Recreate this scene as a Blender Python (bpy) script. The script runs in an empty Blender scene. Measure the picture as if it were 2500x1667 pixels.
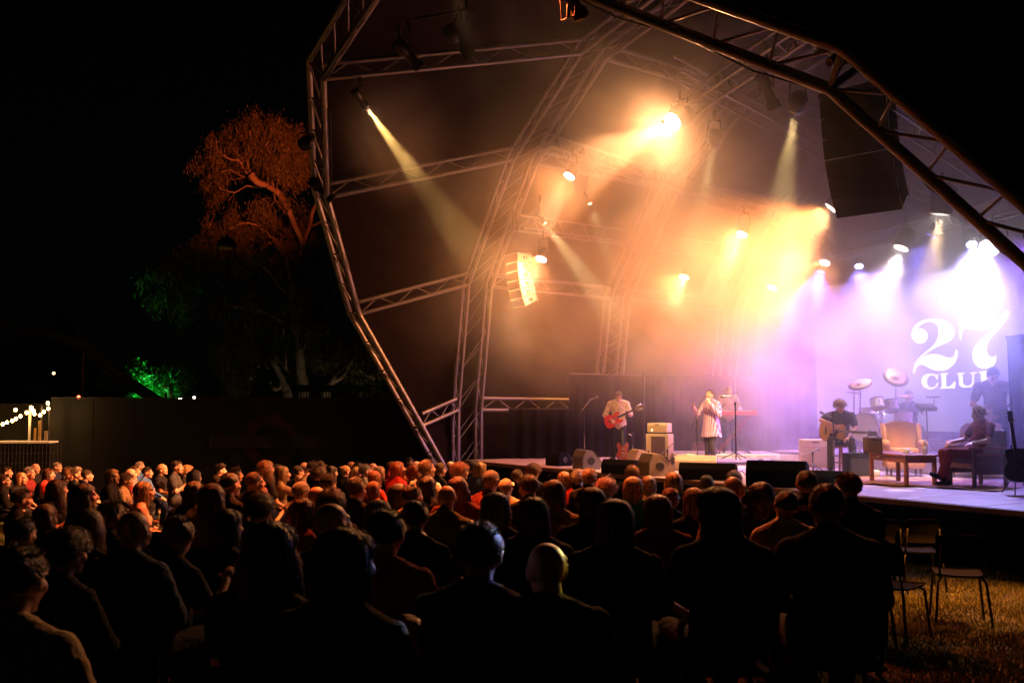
import bpy, bmesh, math, random
import numpy as np
from mathutils import Vector, Matrix, Quaternion
random.seed(7); np.random.seed(7)
SC = bpy.context.scene; COL = SC.collection
R = math.radians
# ---------------------------------------------------------------- camera
FPX, CX, CY = 2430.0, 1250.0, 833.5
PITCH = math.atan(162/FPX); CAMZ = 2.35
cd = bpy.data.cameras.new('camera'); cam = bpy.data.objects.new('camera', cd); COL.objects.link(cam)
cam.location = (0, 0, CAMZ); cam.rotation_euler = (math.pi/2+PITCH, 0, 0)
cd.sensor_width = 36; cd.lens = 36*FPX/2500; cd.clip_start = .1; cd.clip_end = 900
cd.dof.use_dof = True; cd.dof.focus_distance = 20; cd.dof.aperture_fstop = 4.5
SC.camera = cam
# ---------------------------------------------------------------- world: night
w = bpy.data.worlds.new("World"); SC.world = w; w.use_nodes = True
nt = w.node_tree; bg = nt.nodes['Background']
sky = nt.nodes.new('ShaderNodeTexSky'); sky.sky_type = 'NISHITA'; sky.sun_disc = False
sky.sun_elevation = R(12); sky.sun_rotation = R(200)
nt.links.new(sky.outputs[0], bg.inputs[0]); bg.inputs[1].default_value = 0.00012
sd = bpy.data.lights.new('moon', 'SUN'); sun = bpy.data.objects.new('moon', sd); COL.objects.link(sun)
sd.energy = .0012; sd.angle = R(.5); sd.color = (.8, .9, 1); sun.rotation_euler = (R(78), 0, R(-20))
SC.view_settings.view_transform = 'Standard'; SC.view_settings.look = 'None'
SC.view_settings.exposure = 0; SC.view_settings.gamma = 1; SC.view_settings.use_curve_mapping = False
cy = SC.cycles
cy.use_denoising = True
try: cy.denoiser = 'OPENIMAGEDENOISE'; cy.denoising_prefilter = 'ACCURATE'
except Exception: pass
cy.max_bounces = 4; cy.diffuse_bounces = 2; cy.glossy_bounces = 2; cy.transmission_bounces = 3
cy.volume_bounces = 1; cy.transparent_max_bounces = 8
cy.volume_step_rate = .3; cy.volume_max_steps = 96
cy.sample_clamp_indirect = 4; cy.sample_clamp_direct = 0
cy.use_adaptive_sampling = True; cy.adaptive_threshold = .02
# ---------------------------------------------------------------- geometry frame
F0 = Vector((-.1, 23.1, 0)); A = Vector((.53, -.848, 0)).normalized(); B = Vector((.848, .53, 0)).normalized()
STZ = 1.07
def ST(s, t, z=0.): return F0 + A*s + B*t + Vector((0, 0, z))      # stage frame: s along its front, t upstage
def ray(x, y):
    cx, cz = (x-CX)/FPX, -(y-CY)/FPX
    return Vector((cx, math.cos(PITCH)-cz*math.sin(PITCH), math.sin(PITCH)+cz*math.cos(PITCH)))
def at(x, y, d):
    r = ray(x, y); return Vector((0, 0, CAMZ)) + r*(d/r.y)
def onz(x, y, z=STZ):
    r = ray(x, y); return Vector((0, 0, CAMZ)) + r*((z-CAMZ)/r.z)
def gz(y, x=0):
    return float(np.interp(y, [0, 5, 8, 11.7, 14, 19, 25, 60], [.56, .56, .45, .27, .2, .1, 0, 0]))
STAGE_ROT = math.atan2(A.y, A.x)                                    # local +x = along the stage front
# ---------------------------------------------------------------- materials
def M(name, col, rough=.6, metal=0., emit=None, es=0., bump=0., bscale=40., var=.0, vscale=6., spec=.5, sub=0., coat=0., alpha=1, trans=0):
    m = bpy.data.materials.new(name); m.use_nodes = True; n = m.node_tree.nodes; l = m.node_tree.links
    p = n['Principled BSDF']; p.inputs['Base Color'].default_value = (*col, 1)
    p.inputs['Roughness'].default_value = rough; p.inputs['Metallic'].default_value = metal
    p.inputs['Specular IOR Level'].default_value = spec
    if sub: p.inputs['Subsurface Weight'].default_value = sub; p.inputs['Subsurface Scale'].default_value = .02
    if coat: p.inputs['Coat Weight'].default_value = coat
    if trans: p.inputs['Transmission Weight'].default_value = trans
    if emit: p.inputs['Emission Color'].default_value = (*emit, 1); p.inputs['Emission Strength'].default_value = es
    if var or bump:
        tc = n.new('ShaderNodeTexCoord')
        if var:
            t = n.new('ShaderNodeTexNoise'); t.inputs['Scale'].default_value = vscale; t.inputs['Detail'].default_value = 5
            l.new(tc.outputs['Object'], t.inputs['Vector'])
            r = n.new('ShaderNodeValToRGB'); r.color_ramp.elements[0].position = .3; r.color_ramp.elements[1].position = .7
            r.color_ramp.elements[0].color = (*[c*(1-var) for c in col], 1); r.color_ramp.elements[1].color = (*[min(1, c*(1+var)) for c in col], 1)
            l.new(t.outputs[0], r.inputs[0]); l.new(r.outputs[0], p.inputs['Base Color'])
        if bump:
            t = n.new('ShaderNodeTexNoise'); t.inputs['Scale'].default_value = bscale; t.inputs['Detail'].default_value = 4
            l.new(tc.outputs['Object'], t.inputs['Vector'])
            b = n.new('ShaderNodeBump'); b.inputs['Strength'].default_value = bump; b.inputs['Distance'].default_value = .02
            l.new(t.outputs[0], b.inputs['Height']); l.new(b.outputs[0], p.inputs['Normal'])
    return m
ALU = M('brushed_aluminium', (.26, .24, .23), .42, .8, bump=.15, bscale=30, var=.15)
BLK = M('black_metal', (.012, .012, .013), .45, .3, bump=.1)
BLKM = M('black_matte', (.0035, .0035, .004), .9, bump=.3, bscale=60, spec=.15)
DRAPE = M('black_drape', (.005, .0045, .0045), .95, spec=.03)
STEEL = M('chrome_steel', (.6, .6, .6), .2, 1.)
WOODR = M('reddish_wood', (.22, .07, .025), .45, bump=.2, bscale=25, var=.35, vscale=9, coat=.2)
WOODD = M('dark_wood', (.09, .035, .015), .45, bump=.2, bscale=25, var=.3, vscale=9)
TWEED = M('cream_tolex', (.62, .47, .24), .75, bump=.35, bscale=220, var=.08, vscale=30)
GRILL = M('brown_grille_cloth', (.10, .055, .03), .9, bump=.4, bscale=300)
GRILLT = M('tan_grille_cloth', (.50, .36, .2), .9, bump=.4, bscale=300)
UPH = M('tan_upholstery', (.42, .19, .09), .9, bump=.3, bscale=150, var=.12, vscale=5)
WHITE = M('white_plastic', (.75, .74, .72), .45)
GOLD = M('cymbal_brass', (.22, .13, .06), .6, .7, bump=.1, bscale=60)
RED = M('red_lacquer', (.45, .02, .015), .25, coat=.5)
REDK = M('red_keyboard_shell', (.32, .03, .02), .4)
# ---------------------------------------------------------------- object helpers
def link(o): COL.objects.link(o); return o
def empty(name, loc, label, cat, group=None, rz=0.):
    o = bpy.data.objects.new(name, None); link(o); o.location = loc; o.rotation_euler = (0, 0, rz); o.empty_display_size = .1
    o['label'] = label; o['category'] = cat
    if group: o['group'] = group
    return o
def tag(o, label, cat, group=None):
    o['label'] = label; o['category'] = cat
    if group: o['group'] = group
    return o
def rootmat(o): return Matrix.LocRotScale(o.location, o.rotation_euler, o.scale)
def obj(name, me, mat=None, parent=None, mw=None, ml=None, kind=None):
    """mesh object; mw = matrix in the world, ml = matrix local to the parent"""
    o = bpy.data.objects.new(name, me); link(o)
    if mat is not None:
        if len(me.materials) == 0: me.materials.append(mat)
        elif me.materials[0] != mat:
            o.material_slots[0].link = 'OBJECT'; o.material_slots[0].material = mat
    if parent is not None:
        o.parent = parent
        if mw is not None:
            pm = Matrix.Identity(4); q = parent
            while q is not None:
                pm = q.matrix_basis @ pm if q.parent is not None else rootmat(q) @ pm
                q = q.parent
            o.matrix_basis = pm.inverted() @ mw
        elif ml is not None: o.matrix_basis = ml
    elif mw is not None: o.matrix_basis = mw
    if kind: o['kind'] = kind
    return o
def mesh(name, V, F, smooth=False):
    me = bpy.data.meshes.new(name); me.from_pydata([tuple(v) for v in V], [], [tuple(f) for f in F]); me.update()
    if smooth: me.polygons.foreach_set('use_smooth', [True]*len(me.polygons))
    return me
class MB:
    """collects simple solids in one mesh"""
    def __init__(s): s.V = []; s.F = []
    def add(s, V, F, m=None):
        o = len(s.V)
        s.V += [tuple(m @ Vector(v)) if m is not None else tuple(v) for v in V]
        s.F += [tuple(i+o for i in f) for f in F]; return s
    def box(s, c, d, m=None, bev=0., rot=None):
        me = boxmesh(d, bev); mm = Matrix.Translation(c)
        if rot is not None: mm = mm @ rot
        if m is not None: mm = m @ mm
        s.add([v.co for v in me.vertices], [p.vertices for p in me.polygons], mm); return s
    def tube(s, P, r, n=8, cap=True):
        V, F = tubegeo(P, r, n, cap); return s.add(V, F)
    def lathe(s, prof, m=None, n=24):
        V, F = lathegeo(prof, n); return s.add(V, F, m)
    def mesh(s, name='part', smooth=False): return mesh(name, s.V, s.F, smooth)
_bc = {}
def boxmesh(d, bev=0.):
    k = (round(d[0], 4), round(d[1], 4), round(d[2], 4), bev)
    if k in _bc: return _bc[k]
    bm = bmesh.new(); bmesh.ops.create_cube(bm, size=1)
    for v in bm.verts: v.co = Vector((v.co.x*d[0], v.co.y*d[1], v.co.z*d[2]))
    if bev: bmesh.ops.bevel(bm, geom=bm.edges[:], offset=bev, segments=2, affect='EDGES', profile=.5)
    me = bpy.data.meshes.new('box'); bm.to_mesh(me); bm.free(); _bc[k] = me; return me
def frame(t):
    t = Vector(t).normalized(); u = Vector((0, 0, 1)) if abs(t.z) < .9 else Vector((1, 0, 0))
    x = u.cross(t).normalized(); return x, t.cross(x)
def tubegeo(P, r, n=8, cap=True):
    P = [Vector(p) for p in P]; rr = r if hasattr(r, '__len__') else [r]*len(P)
    V = []; F = []; x, y = frame(P[1]-P[0])
    for i, p in enumerate(P):
        t = (P[min(i+1, len(P)-1)]-P[max(i-1, 0)]).normalized()
        x = (x - t*x.dot(t)).normalized(); y = t.cross(x)
        for k in range(n):
            a = 2*math.pi*k/n; V.append(p + (x*math.cos(a)+y*math.sin(a))*rr[i])
    for i in range(len(P)-1):
        for k in range(n):
            a, b = i*n+k, i*n+(k+1) % n; F.append((a, b, b+n, a+n))
    if cap: F.append(tuple(range(n))[::-1]); F.append(tuple(range((len(P)-1)*n, len(P)*n)))
    return V, F
def lathegeo(prof, n=24, caps=True):
    V = []; F = []
    for (r, z) in prof:
        for k in range(n):
            a = 2*math.pi*k/n; V.append((r*math.cos(a), r*math.sin(a), z))
    for i in range(len(prof)-1):
        for k in range(n):
            a, b = i*n+k, i*n+(k+1) % n; F.append((a, b, b+n, a+n))
    if caps: F.append(tuple(range(n))[::-1]); F.append(tuple(range((len(prof)-1)*n, len(prof)*n)))
    else:
        o = (len(prof)-1)*n; F += [(o+k, o+(k+1) % n, (k+1) % n, k) for k in range(n)]
    return V, F
def tube(name, P, r, mat, parent=None, n=8, kind=None):
    V, F = tubegeo(P, r, n); me = mesh(name, V, F, True); me.polygons[-1].use_smooth = False; me.polygons[-2].use_smooth = False
    pm = Matrix.Identity(4)
    return obj(name, me, mat, parent, mw=pm if parent is not None else None, kind=kind)
UNIT = None
def bar(name, p, q, r, mat, parent=None):
    """straight tube sharing one unit mesh"""
    global UNIT
    if UNIT is None:
        V, F = lathegeo([(1, 0), (1, 1)], 12); UNIT = mesh('tube', V, F, True)
        for f in UNIT.polygons:
            if len(f.vertices) > 4: f.use_smooth = False
    p, q = Vector(p), Vector(q); d = q-p
    m = Matrix.LocRotScale(p, d.to_track_quat('Z', 'Y'), Vector((r, r, d.length)))
    return obj(name, UNIT, mat, parent, mw=m)
def aim(p, q, up='Y'):
    """matrix at p whose -Z looks at q (lamps, fixtures)"""
    return Matrix.LocRotScale(p, (Vector(q)-Vector(p)).to_track_quat('-Z', 'Y'), None)
def along(p, q):
    return Matrix.LocRotScale(p, (Vector(q)-Vector(p)).to_track_quat('Z', 'Y'), None)
# ---------------------------------------------------------------- ground and sky
def ground():
    xs = list(np.linspace(-400, -40, 8)) + list(np.linspace(-36, 30, 67)) + list(np.linspace(40, 400, 8))
    ys = list(np.linspace(-60, -5, 5)) + list(np.linspace(-3, 60, 127)) + list(np.linspace(80, 700, 8))
    V = []
    for y in ys:
        for x in xs:
            n = .02*math.sin(x*1.7+y*.9)+.015*math.sin(x*3.1-y*2.3)
            V.append((x, y, gz(y)+n*(1 if abs(x) < 40 and -3 < y < 60 else 0)))
    nx = len(xs); F = [(j*nx+i, j*nx+i+1, (j+1)*nx+i+1, (j+1)*nx+i) for j in range(len(ys)-1) for i in range(nx-1)]
    m = M('lawn_soil', (.045, .05, .018), .95, bump=.6, bscale=14, var=.4, vscale=3, spec=.1)
    obj('ground', mesh('ground', V, F, True), m, kind='structure')
ground()
# ---------------------------------------------------------------- lamp and smoke settings (used by the lamp builder)
DENS = .11
LK1 = [(7000, (1, .22, .04), (-7, 19, 1.0), 50, .9), (21000, (1, .40, .15), (-6, 19.5, 3.2), 38, .35)]
LK3 = [(6000, (1, .27, .06), (-2, 16, 1.0), 70, .9), (7500, (1, .44, .20), (3.4, 19.5, 1.6), 32, .35)]
LK4 = []
LKC = [(24000, (1, .15, .025), (-1.5, 12, 1), 62, .9), (9000, (1, .17, .03), (-8.5, 19.5, 1.0), 34, .8), (9000, (1, .13, .03), (4.0, 8, .9), 50, .9)]
LKG = [(4200, (1, .28, .035), (4.7, 10.2, .3), 80, .9)]
LKT = [(5500, (1, .13, .026), (-9.2, 33, 10.9), 36, .9)]
LKF = [(16000, (.25, .45, 1), (.03, 4.0, 1.86), 1.3, .6), (18000, (1, .72, .08), (.22, 4.0, 1.80), 1.5, .6), (9000, (.15, .2, 1), (-.02, 4.0, 1.72), 1.0, .6), (9000, (.2, .3, 1), (-.32, 4.0, 1.80), .9, .6)]
# ---------------------------------------------------------------- clamshell stage roof
A1P = [(-2.05, 0), (-2.2, 2.2), (-2.5, 5.3), (-1.1, 8.1), (1.3, 10.2), (4.5, 10.75), (7.0, 10.65), (12.3, 6.8), (13.8, 4.4), (14.2, 2.2), (14.1, 0)]
A2P = [(-2.3, 0), (-2.3, 2.3), (-1.8, 5.4), (.3, 8.1), (3.0, 9.8), (6.2, 10.3), (9.4, 9.8), (12.1, 8.1), (14.2, 5.4), (14.6, 2.3), (14.6, 0)]
TH1 = math.tan(R(30))
def P1(s, h, off=0.): z = h*math.cos(R(30)); return ST(s, -TH1*z, z)
def offset_poly(P, w):
    c = Vector((6.1, 3.5)); out = []
    for i, p in enumerate(P):
        a = Vector(P[max(i-1, 0)]); b = Vector(P[min(i+1, len(P)-1)]); t = (b-a).normalized(); n = Vector((-t.y, t.x))
        if n.dot(Vector(p)-c) < 0: n = -n
        out.append((p[0]+n.x*w, max(0, p[1]+n.y*w) if p[1] == 0 else p[1]+n.y*w))
    return out
def lacing(root, P, Q, r, step, mat, name='brace', ends=True):
    """zigzag between two chord polylines (lists of points)"""
    k = 0
    for (a, b), (c, d) in zip(zip(P[:-1], P[1:]), zip(Q[:-1], Q[1:])):
        L = (b-a).length; n = max(1, round(L/step))
        for i in range(n):
            p0 = a.lerp(b, i/n); q0 = c.lerp(d, i/n); q1 = c.lerp(d, (i+1)/n)
            bar(name, p0, q1, r, mat, root)
            if ends: bar(name, p0, q0, r*.9, mat, root)
def lacing_mesh(P, Q, r, step):
    mb = MB()
    for (a, b), (c, d) in zip(zip(P[:-1], P[1:]), zip(Q[:-1], Q[1:])):
        L = (b-a).length; n = max(1, round(L/step))
        for i in range(n):
            p0 = a.lerp(b, i/n); q0 = c.lerp(d, (i+.5)/n); p1 = a.lerp(b, (i+1)/n)
            mb.tube([p0, q0], r, 6); mb.tube([q0, p1], r, 6)
    return mb
# front arch leaning out over the lawn
root = empty('arch_truss', ST(-2.05, 0, 0), 'leaning front arch of silver ladder truss framing the stage mouth', 'arch truss')
inn = [P1(*p) for p in A1P]; out_ = [P1(*p) for p in offset_poly(A1P, .5)]
for Pl, nm in ((inn, 'chord'), (out_, 'chord')):
    for i in range(len(Pl)-1):
        r = .07
        bar(nm, Pl[i], Pl[i+1], r, ALU, root)
lacing(root, inn, out_, .02, .78, ALU)
for i in range(1, len(inn)-1): bar('node_collar', inn[i].lerp(out_[i], -.1), inn[i].lerp(out_[i], 1.1), .035, ALU, root)
for k_, (i0, i1, off) in enumerate(((1, 4, .07), (2, 5, -.05), (6, 9, .06), (3, 4, .12))):
    P_c = []
    for i in range(i0, i1):
        for q_ in range(6):
            u_ = q_/6; P_c.append(inn[i].lerp(inn[i+1], u_)+Vector((off, .05, -.05-.09*abs(math.sin(u_*math.pi*3)))))
    V, F = tubegeo(P_c, .012, 6); obj('power_cable', mesh('power_cable', V, F, True), BLK, root, mw=Matrix.Identity(4))
def box_arch(t, label, full=True, sc=1., group='box truss arches of the stage roof'):
    Pp = [(6.1+(s-6.1)*sc, z*sc) for s, z in A2P]
    root = empty('arch_truss', ST(Pp[0][0], t, 0), label, 'arch truss', group)
    ch = []
    for dt in (-.33, .33):
        for w in (0, .3):
            Q = [ST(s, t+dt, z) for s, z in offset_poly(Pp, w)]; ch.append(Q)
            for i in range(len(Q)-1): bar('chord', Q[i], Q[i+1], .05, ALU, root)
    pairs = ((0, 1), (2, 3), (0, 2), (1, 3))
    if full:
        lacing(root, ch[0], ch[1], .011, .75, ALU, ends=False); lacing(root, ch[0], ch[2], .011, .9, ALU, ends=False)
        lacing(root, ch[2], ch[3], .011, .75, ALU, ends=False); lacing(root, ch[1], ch[3], .011, .9, ALU, ends=False)
    else:
        mb = MB()
        for a, b in pairs:
            k = lacing_mesh(ch[a], ch[b], .010, .8); mb.add(k.V, k.F)
        obj('lacing', mb.mesh('lacing', True), ALU, root, mw=Matrix.Identity(4))
    return Pp
P2p = box_arch(.3, 'box truss arch standing at the left lip of the stage, second from the front')
P3p = box_arch(4.6, 'box truss arch seen through orange haze left of the guitarist', False, .98)
P4p = box_arch(8.7, 'faint rear box truss arch lost in haze above the keyboard player', False, .96)
def purlin(p, q, label, n=.3, mat=ALU, group='ladder truss purlins between arches', step=1.0, full=True):
    root = empty('roof_purlin', p, label, 'truss', group)
    u = Vector((0, 0, n))
    bar('chord', p, q, .05, mat, root); bar('chord', p+u, q+u, .05, mat, root)
    N = max(2, round((q-p).length/step))
    for i in range(N):
        a = p.lerp(q, i/N); b = p.lerp(q, (i+.5)/N)+u; c = p.lerp(q, (i+1)/N)
        bar('brace', a, b, .014, mat, root); bar('brace', b, c, .014, mat, root)
words1 = {1: 'lowest short purlin joining the front arch to its neighbour', 2: 'second purlin up joining the front arch to the box truss arch',
          3: 'third purlin up on the left carrying an orange sheen', 4: 'uppermost left purlin above the yellow beam fixture', 5: 'purlin at the roof crown between the first two arches',
          6: 'purlin at the right crown between the first two arches', 7: 'purlin on the right shoulder above the black speaker hang', 8: 'purlin low on the right flank of the stage roof'}
for i in range(1, 9):
    p = P1(*A1P[i]); q = ST(P2p[i][0], -.03, P2p[i][1]); purlin(p, q, words1[i])
wordsb = {1: 'level purlin at head height behind the left edge of the stage', 2: 'purlin above the white speaker hang running back to the next arch', 3: 'upper left purlin running back into orange glow', 4: 'crown purlin running back from the second arch',
          5: 'middle crown purlin between second and third arch', 6: 'right crown purlin between second and third arch', 7: 'right shoulder purlin between second and third arch', 8: 'right flank purlin between second and third arch'}
for i in range(1, 9):
    purlin(ST(P2p[i][0], .63, P2p[i][1]), ST(P3p[i][0], 4.27, P3p[i][1]), wordsb[i])
for i in (1, 2, 3, 4, 6, 7):
    purlin(ST(P3p[i][0], 4.93, P3p[i][1]), ST(P4p[i][0], 8.37, P4p[i][1]), ['', 'rear level purlin behind the black masking drape', 'rear left purlin faint in haze behind the small warm lamps', 'rear upper left purlin faint in orange haze', 'rear crown purlin faint in haze', '', 'rear right crown purlin faint in pale haze', 'rear right purlin faint in lavender haze'][i])
# rigging trusses inside the roof
def rig(p, q, label, w=.38, group='lighting trusses hung in the roof', step=.75, joined=False):
    p, q = Vector(p), Vector(q); d = (q-p).normalized(); h = d.cross(Vector((0, 0, 1))).normalized()*w/2; u = Vector((0, 0, w*.9))
    root = empty('lighting_truss', p, label, 'lighting truss', group)
    c = [(p-h, q-h), (p+h, q+h), (p+u, q+u)]
    for a, b in c: bar('chord', a, b, .028, ALU, root)
    N = max(2, round((q-p).length/step))
    for i in range(N):
        for (a, b), (e, f) in ((c[0], c[2]), (c[1], c[2]), (c[0], c[1])):
            x, y, z = a.lerp(b, i/N), e.lerp(f, (i+.5)/N), a.lerp(b, (i+1)/N)
            bar('brace', x, y, .011, ALU, root); bar('brace', y, z, .011, ALU, root)
    for k in (1/3, 2/3):
        x = p.lerp(q, k); bar('joint_plate', x-h, x+u, .03, ALU, root)
    return root
rig(at(1640, 300, 18.5), at(2120, -20, 12.5), 'front lighting truss sloping up to the right carrying the brightest lamp')
rig(at(1645, 180, 18.8), at(2560, 668, 27), 'long roof truss running down to the right behind the black speaker hang')
rig(at(1268, 560, 23.5), at(2010, 660, 28.5), 'mid roof truss level behind the row of small warm lamps')
rig(at(1330, 360, 22), at(2060, 600, 27.5), 'upper roof truss lost in the orange glow')
rig(at(1990, 640, 26), at(2560, 500, 17), 'rear lighting truss carrying the blue lamps at right')
rig(at(2120, 250, 16), at(2600, 560, 19.5), 'right flank truss under the purple roof skin')
# roof skin
SKIN = M('roof_membrane', (.016, .0105, .0095), .75, bump=.25, bscale=3, var=.12, vscale=1.2, spec=.03)
root = empty('roof_membrane', ST(-2.3, 0, 0), 'taut fabric skin of the clamshell stage roof glowing brown and purple inside', 'roof')
def skin(Pa, Pb, name='membrane_panel'):
    for i in range(len(Pa)-1):
        a, b, c, d = Pa[i], Pa[i+1], Pb[i+1], Pb[i]; n = 8; V = []; F = []
        nn = (b-a).cross(d-a).normalized()
        for j in range(n+1):
            for k in range(n+1):
                p = a.lerp(b, k/n).lerp(d.lerp(c, k/n), j/n)
                sag = .10*math.sin(math.pi*j/n)*math.sin(math.pi*k/n)
                cen = ST(6.1, 2, 4); s_ = 1 if nn.dot(cen-p) > 0 else -1
                V.append(p+nn*s_*sag)
        F = [(j*(n+1)+k, j*(n+1)+k+1, (j+1)*(n+1)+k+1, (j+1)*(n+1)+k) for j in range(n) for k in range(n)]
        obj(name, mesh(name, V, F, True), SKIN, root, mw=Matrix.Identity(4))
o1 = [P1(*p) for p in offset_poly(A1P, .58)]; o2 = [ST(s, .3, z) for s, z in offset_poly(A2P, .42)]
o3 = [ST(s, 4.6, z) for s, z in offset_poly(P3p, .42)]; o4 = [ST(s, 8.7, z) for s, z in offset_poly(P4p, .42)]
skin(o1, o2); skin(o2, o3); skin(o3, o4)
rb = [ST(s, 9.8, z) for s, z in offset_poly([(6.1+(s-6.1)*.93, z*.93) for s, z in A2P], .4)]
skin(o4, rb)
V = [ST(6.1, 9.85, 0)]+rb; obj('rear_gable', mesh('rear_gable', V, [(0, i, i+1) for i in range(1, len(rb))]), SKIN, root, mw=Matrix.Identity(4))
# ---------------------------------------------------------------- stage deck
DECK = M('stage_deck_ply', (.46, .36, .32), .35, bump=.12, bscale=18, var=.22, vscale=2.5)
root = empty('stage', ST(6, 4, 0), 'raised performance stage with worn deck panels and black skirting', 'stage')
for i in range(12):
    for j in range(5):
        s0 = -2+ i*1.25 - (.0); 
        if s0+1.25 > 13.1: continue
        c = ST(s0+.625, .9+ j*2.0 - .9+1.0-.0, STZ-.05)
        obj('deck_panel', boxmesh((1.238, 1.988, .1), .006), DECK, root, mw=Matrix.LocRotScale(c + Vector((0, 0, -.0015*((i*7+j*3) % 3))), Quaternion((0, 0, 1), STAGE_ROT), None))
EDGE = M('stage_edge_trim', (.28, .13, .08), .5)
obj('edge_trim', boxmesh((15.0, .04, .07), .006), EDGE, root, mw=Matrix.LocRotScale(ST(5.5, -.024, STZ-.045), Quaternion((0, 0, 1), STAGE_ROT), None))
V = []; F = []; n = 400
for i in range(n+1):
    s = -2+15*i/n; w_ = .035*math.sin(i*.9)+.015*math.sin(i*2.3)
    V += [ST(s, -.01+w_*.3, STZ-.09), ST(s, .02+w_, -.1)]
F = [(2*i, 2*i+2, 2*i+3, 2*i+1) for i in range(n)]
obj('skirt', mesh('skirt', V, F, True), DRAPE, root, mw=Matrix.Identity(4))
# masking drapes
def drape(a, b, z0, z1, label, n=None):
    L = (b-a).length; n = n or int(L*14); d = (b-a)/L; nn = Vector((-d.y, d.x, 0)); V = []; F = []
    for i in range(n+1):
        k = i/n; o = .05*math.sin(i*1.3)+.03*math.sin(i*.47+1)
        V += [a.lerp(b, k)+nn*o*.3+Vector((0, 0, z1)), a.lerp(b, k)+nn*o+Vector((0, 0, (z0+z1)/2)), a.lerp(b, k)+nn*o*1.3+Vector((0, 0, z0))]
    for i in range(n): F += [(3*i, 3*i+3, 3*i+4, 3*i+1), (3*i+1, 3*i+4, 3*i+5, 3*i+2)]
    root = empty('masking_drape', a+Vector((0, 0, z0)), label, 'drape', 'black drapes round the stage')
    obj('cloth', mesh('cloth', V, F, True), DRAPE, root, mw=Matrix.Identity(4))
    bar('rail', a+Vector((0, 0, z1+.02)), b+Vector((0, 0, z1+.02)), .025, BLK, root)
    return root
drape(ST(-1.2, 2.6), ST(-1.2, 8.4), STZ, 3.2, 'black masking drape behind the standing guitarist')
drape(ST(-1.2, 8.45), ST(13, 8.75), STZ, 3.2, 'tall black backdrop behind the keyboards and drums')
drape(ST(-1.15, 2.55), ST(-1.9, 1.2), STZ, 2.3, 'creased dark drape hanging left of the guitarist microphone')
bar_o = tube('pipe_upright', [onz(1573, 1128), onz(1573, 1128)+Vector((0, 0, 2.15))], .022, BLK); tag(bar_o, 'thin upright steel pipe beside the cream amplifier stack', 'pipe')
# right wing drape (near, olive grey)
o = drape(onz(2468, 1172), onz(2640, 1196), 0.0, 2.52, 'grey side curtain at the far right of the stage')
# ---------------------------------------------------------------- screen with lettering
SCR = M('screen_glow', (.02, .02, .02), .6, emit=(.55, .5, .62), es=.42)
SCRW = M('screen_lettering', (.8, .8, .8), .5, emit=(1, .97, 1), es=1.6)
tS = 7.9
def onscreen(cx_, cy_, o=0.):
    x, y = 2000+cx_/4.48, 700+cy_/4.48; r = ray(x, y); C = Vector((0, 0, CAMZ)); O = ST(0, tS-o)
    k = (O-C).dot(B)/r.dot(B); return C+r*k
pR = onscreen(2085, 590)                                    # right edge of the screen
sR = (pR-F0).dot(A)
root = empty('video_screen', ST(5.5, tS, STZ), 'lit video screen with white numerals and block letters behind the drummer', 'screen')
rs = Quaternion((0, 0, 1), STAGE_ROT)
obj('panel', boxmesh((sR-2.2+.5, .1, 3.6), .01), SCR, root, mw=Matrix.LocRotScale(ST((sR+2.7)/2, tS+.06, STZ+.75+1.8), rs, None))
for x_ in (2.2, sR+.4): bar('support_leg', ST(x_+.05, tS+.06, STZ), ST(x_+.05, tS+.06, STZ+.8), .04, BLK, root)
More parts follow.
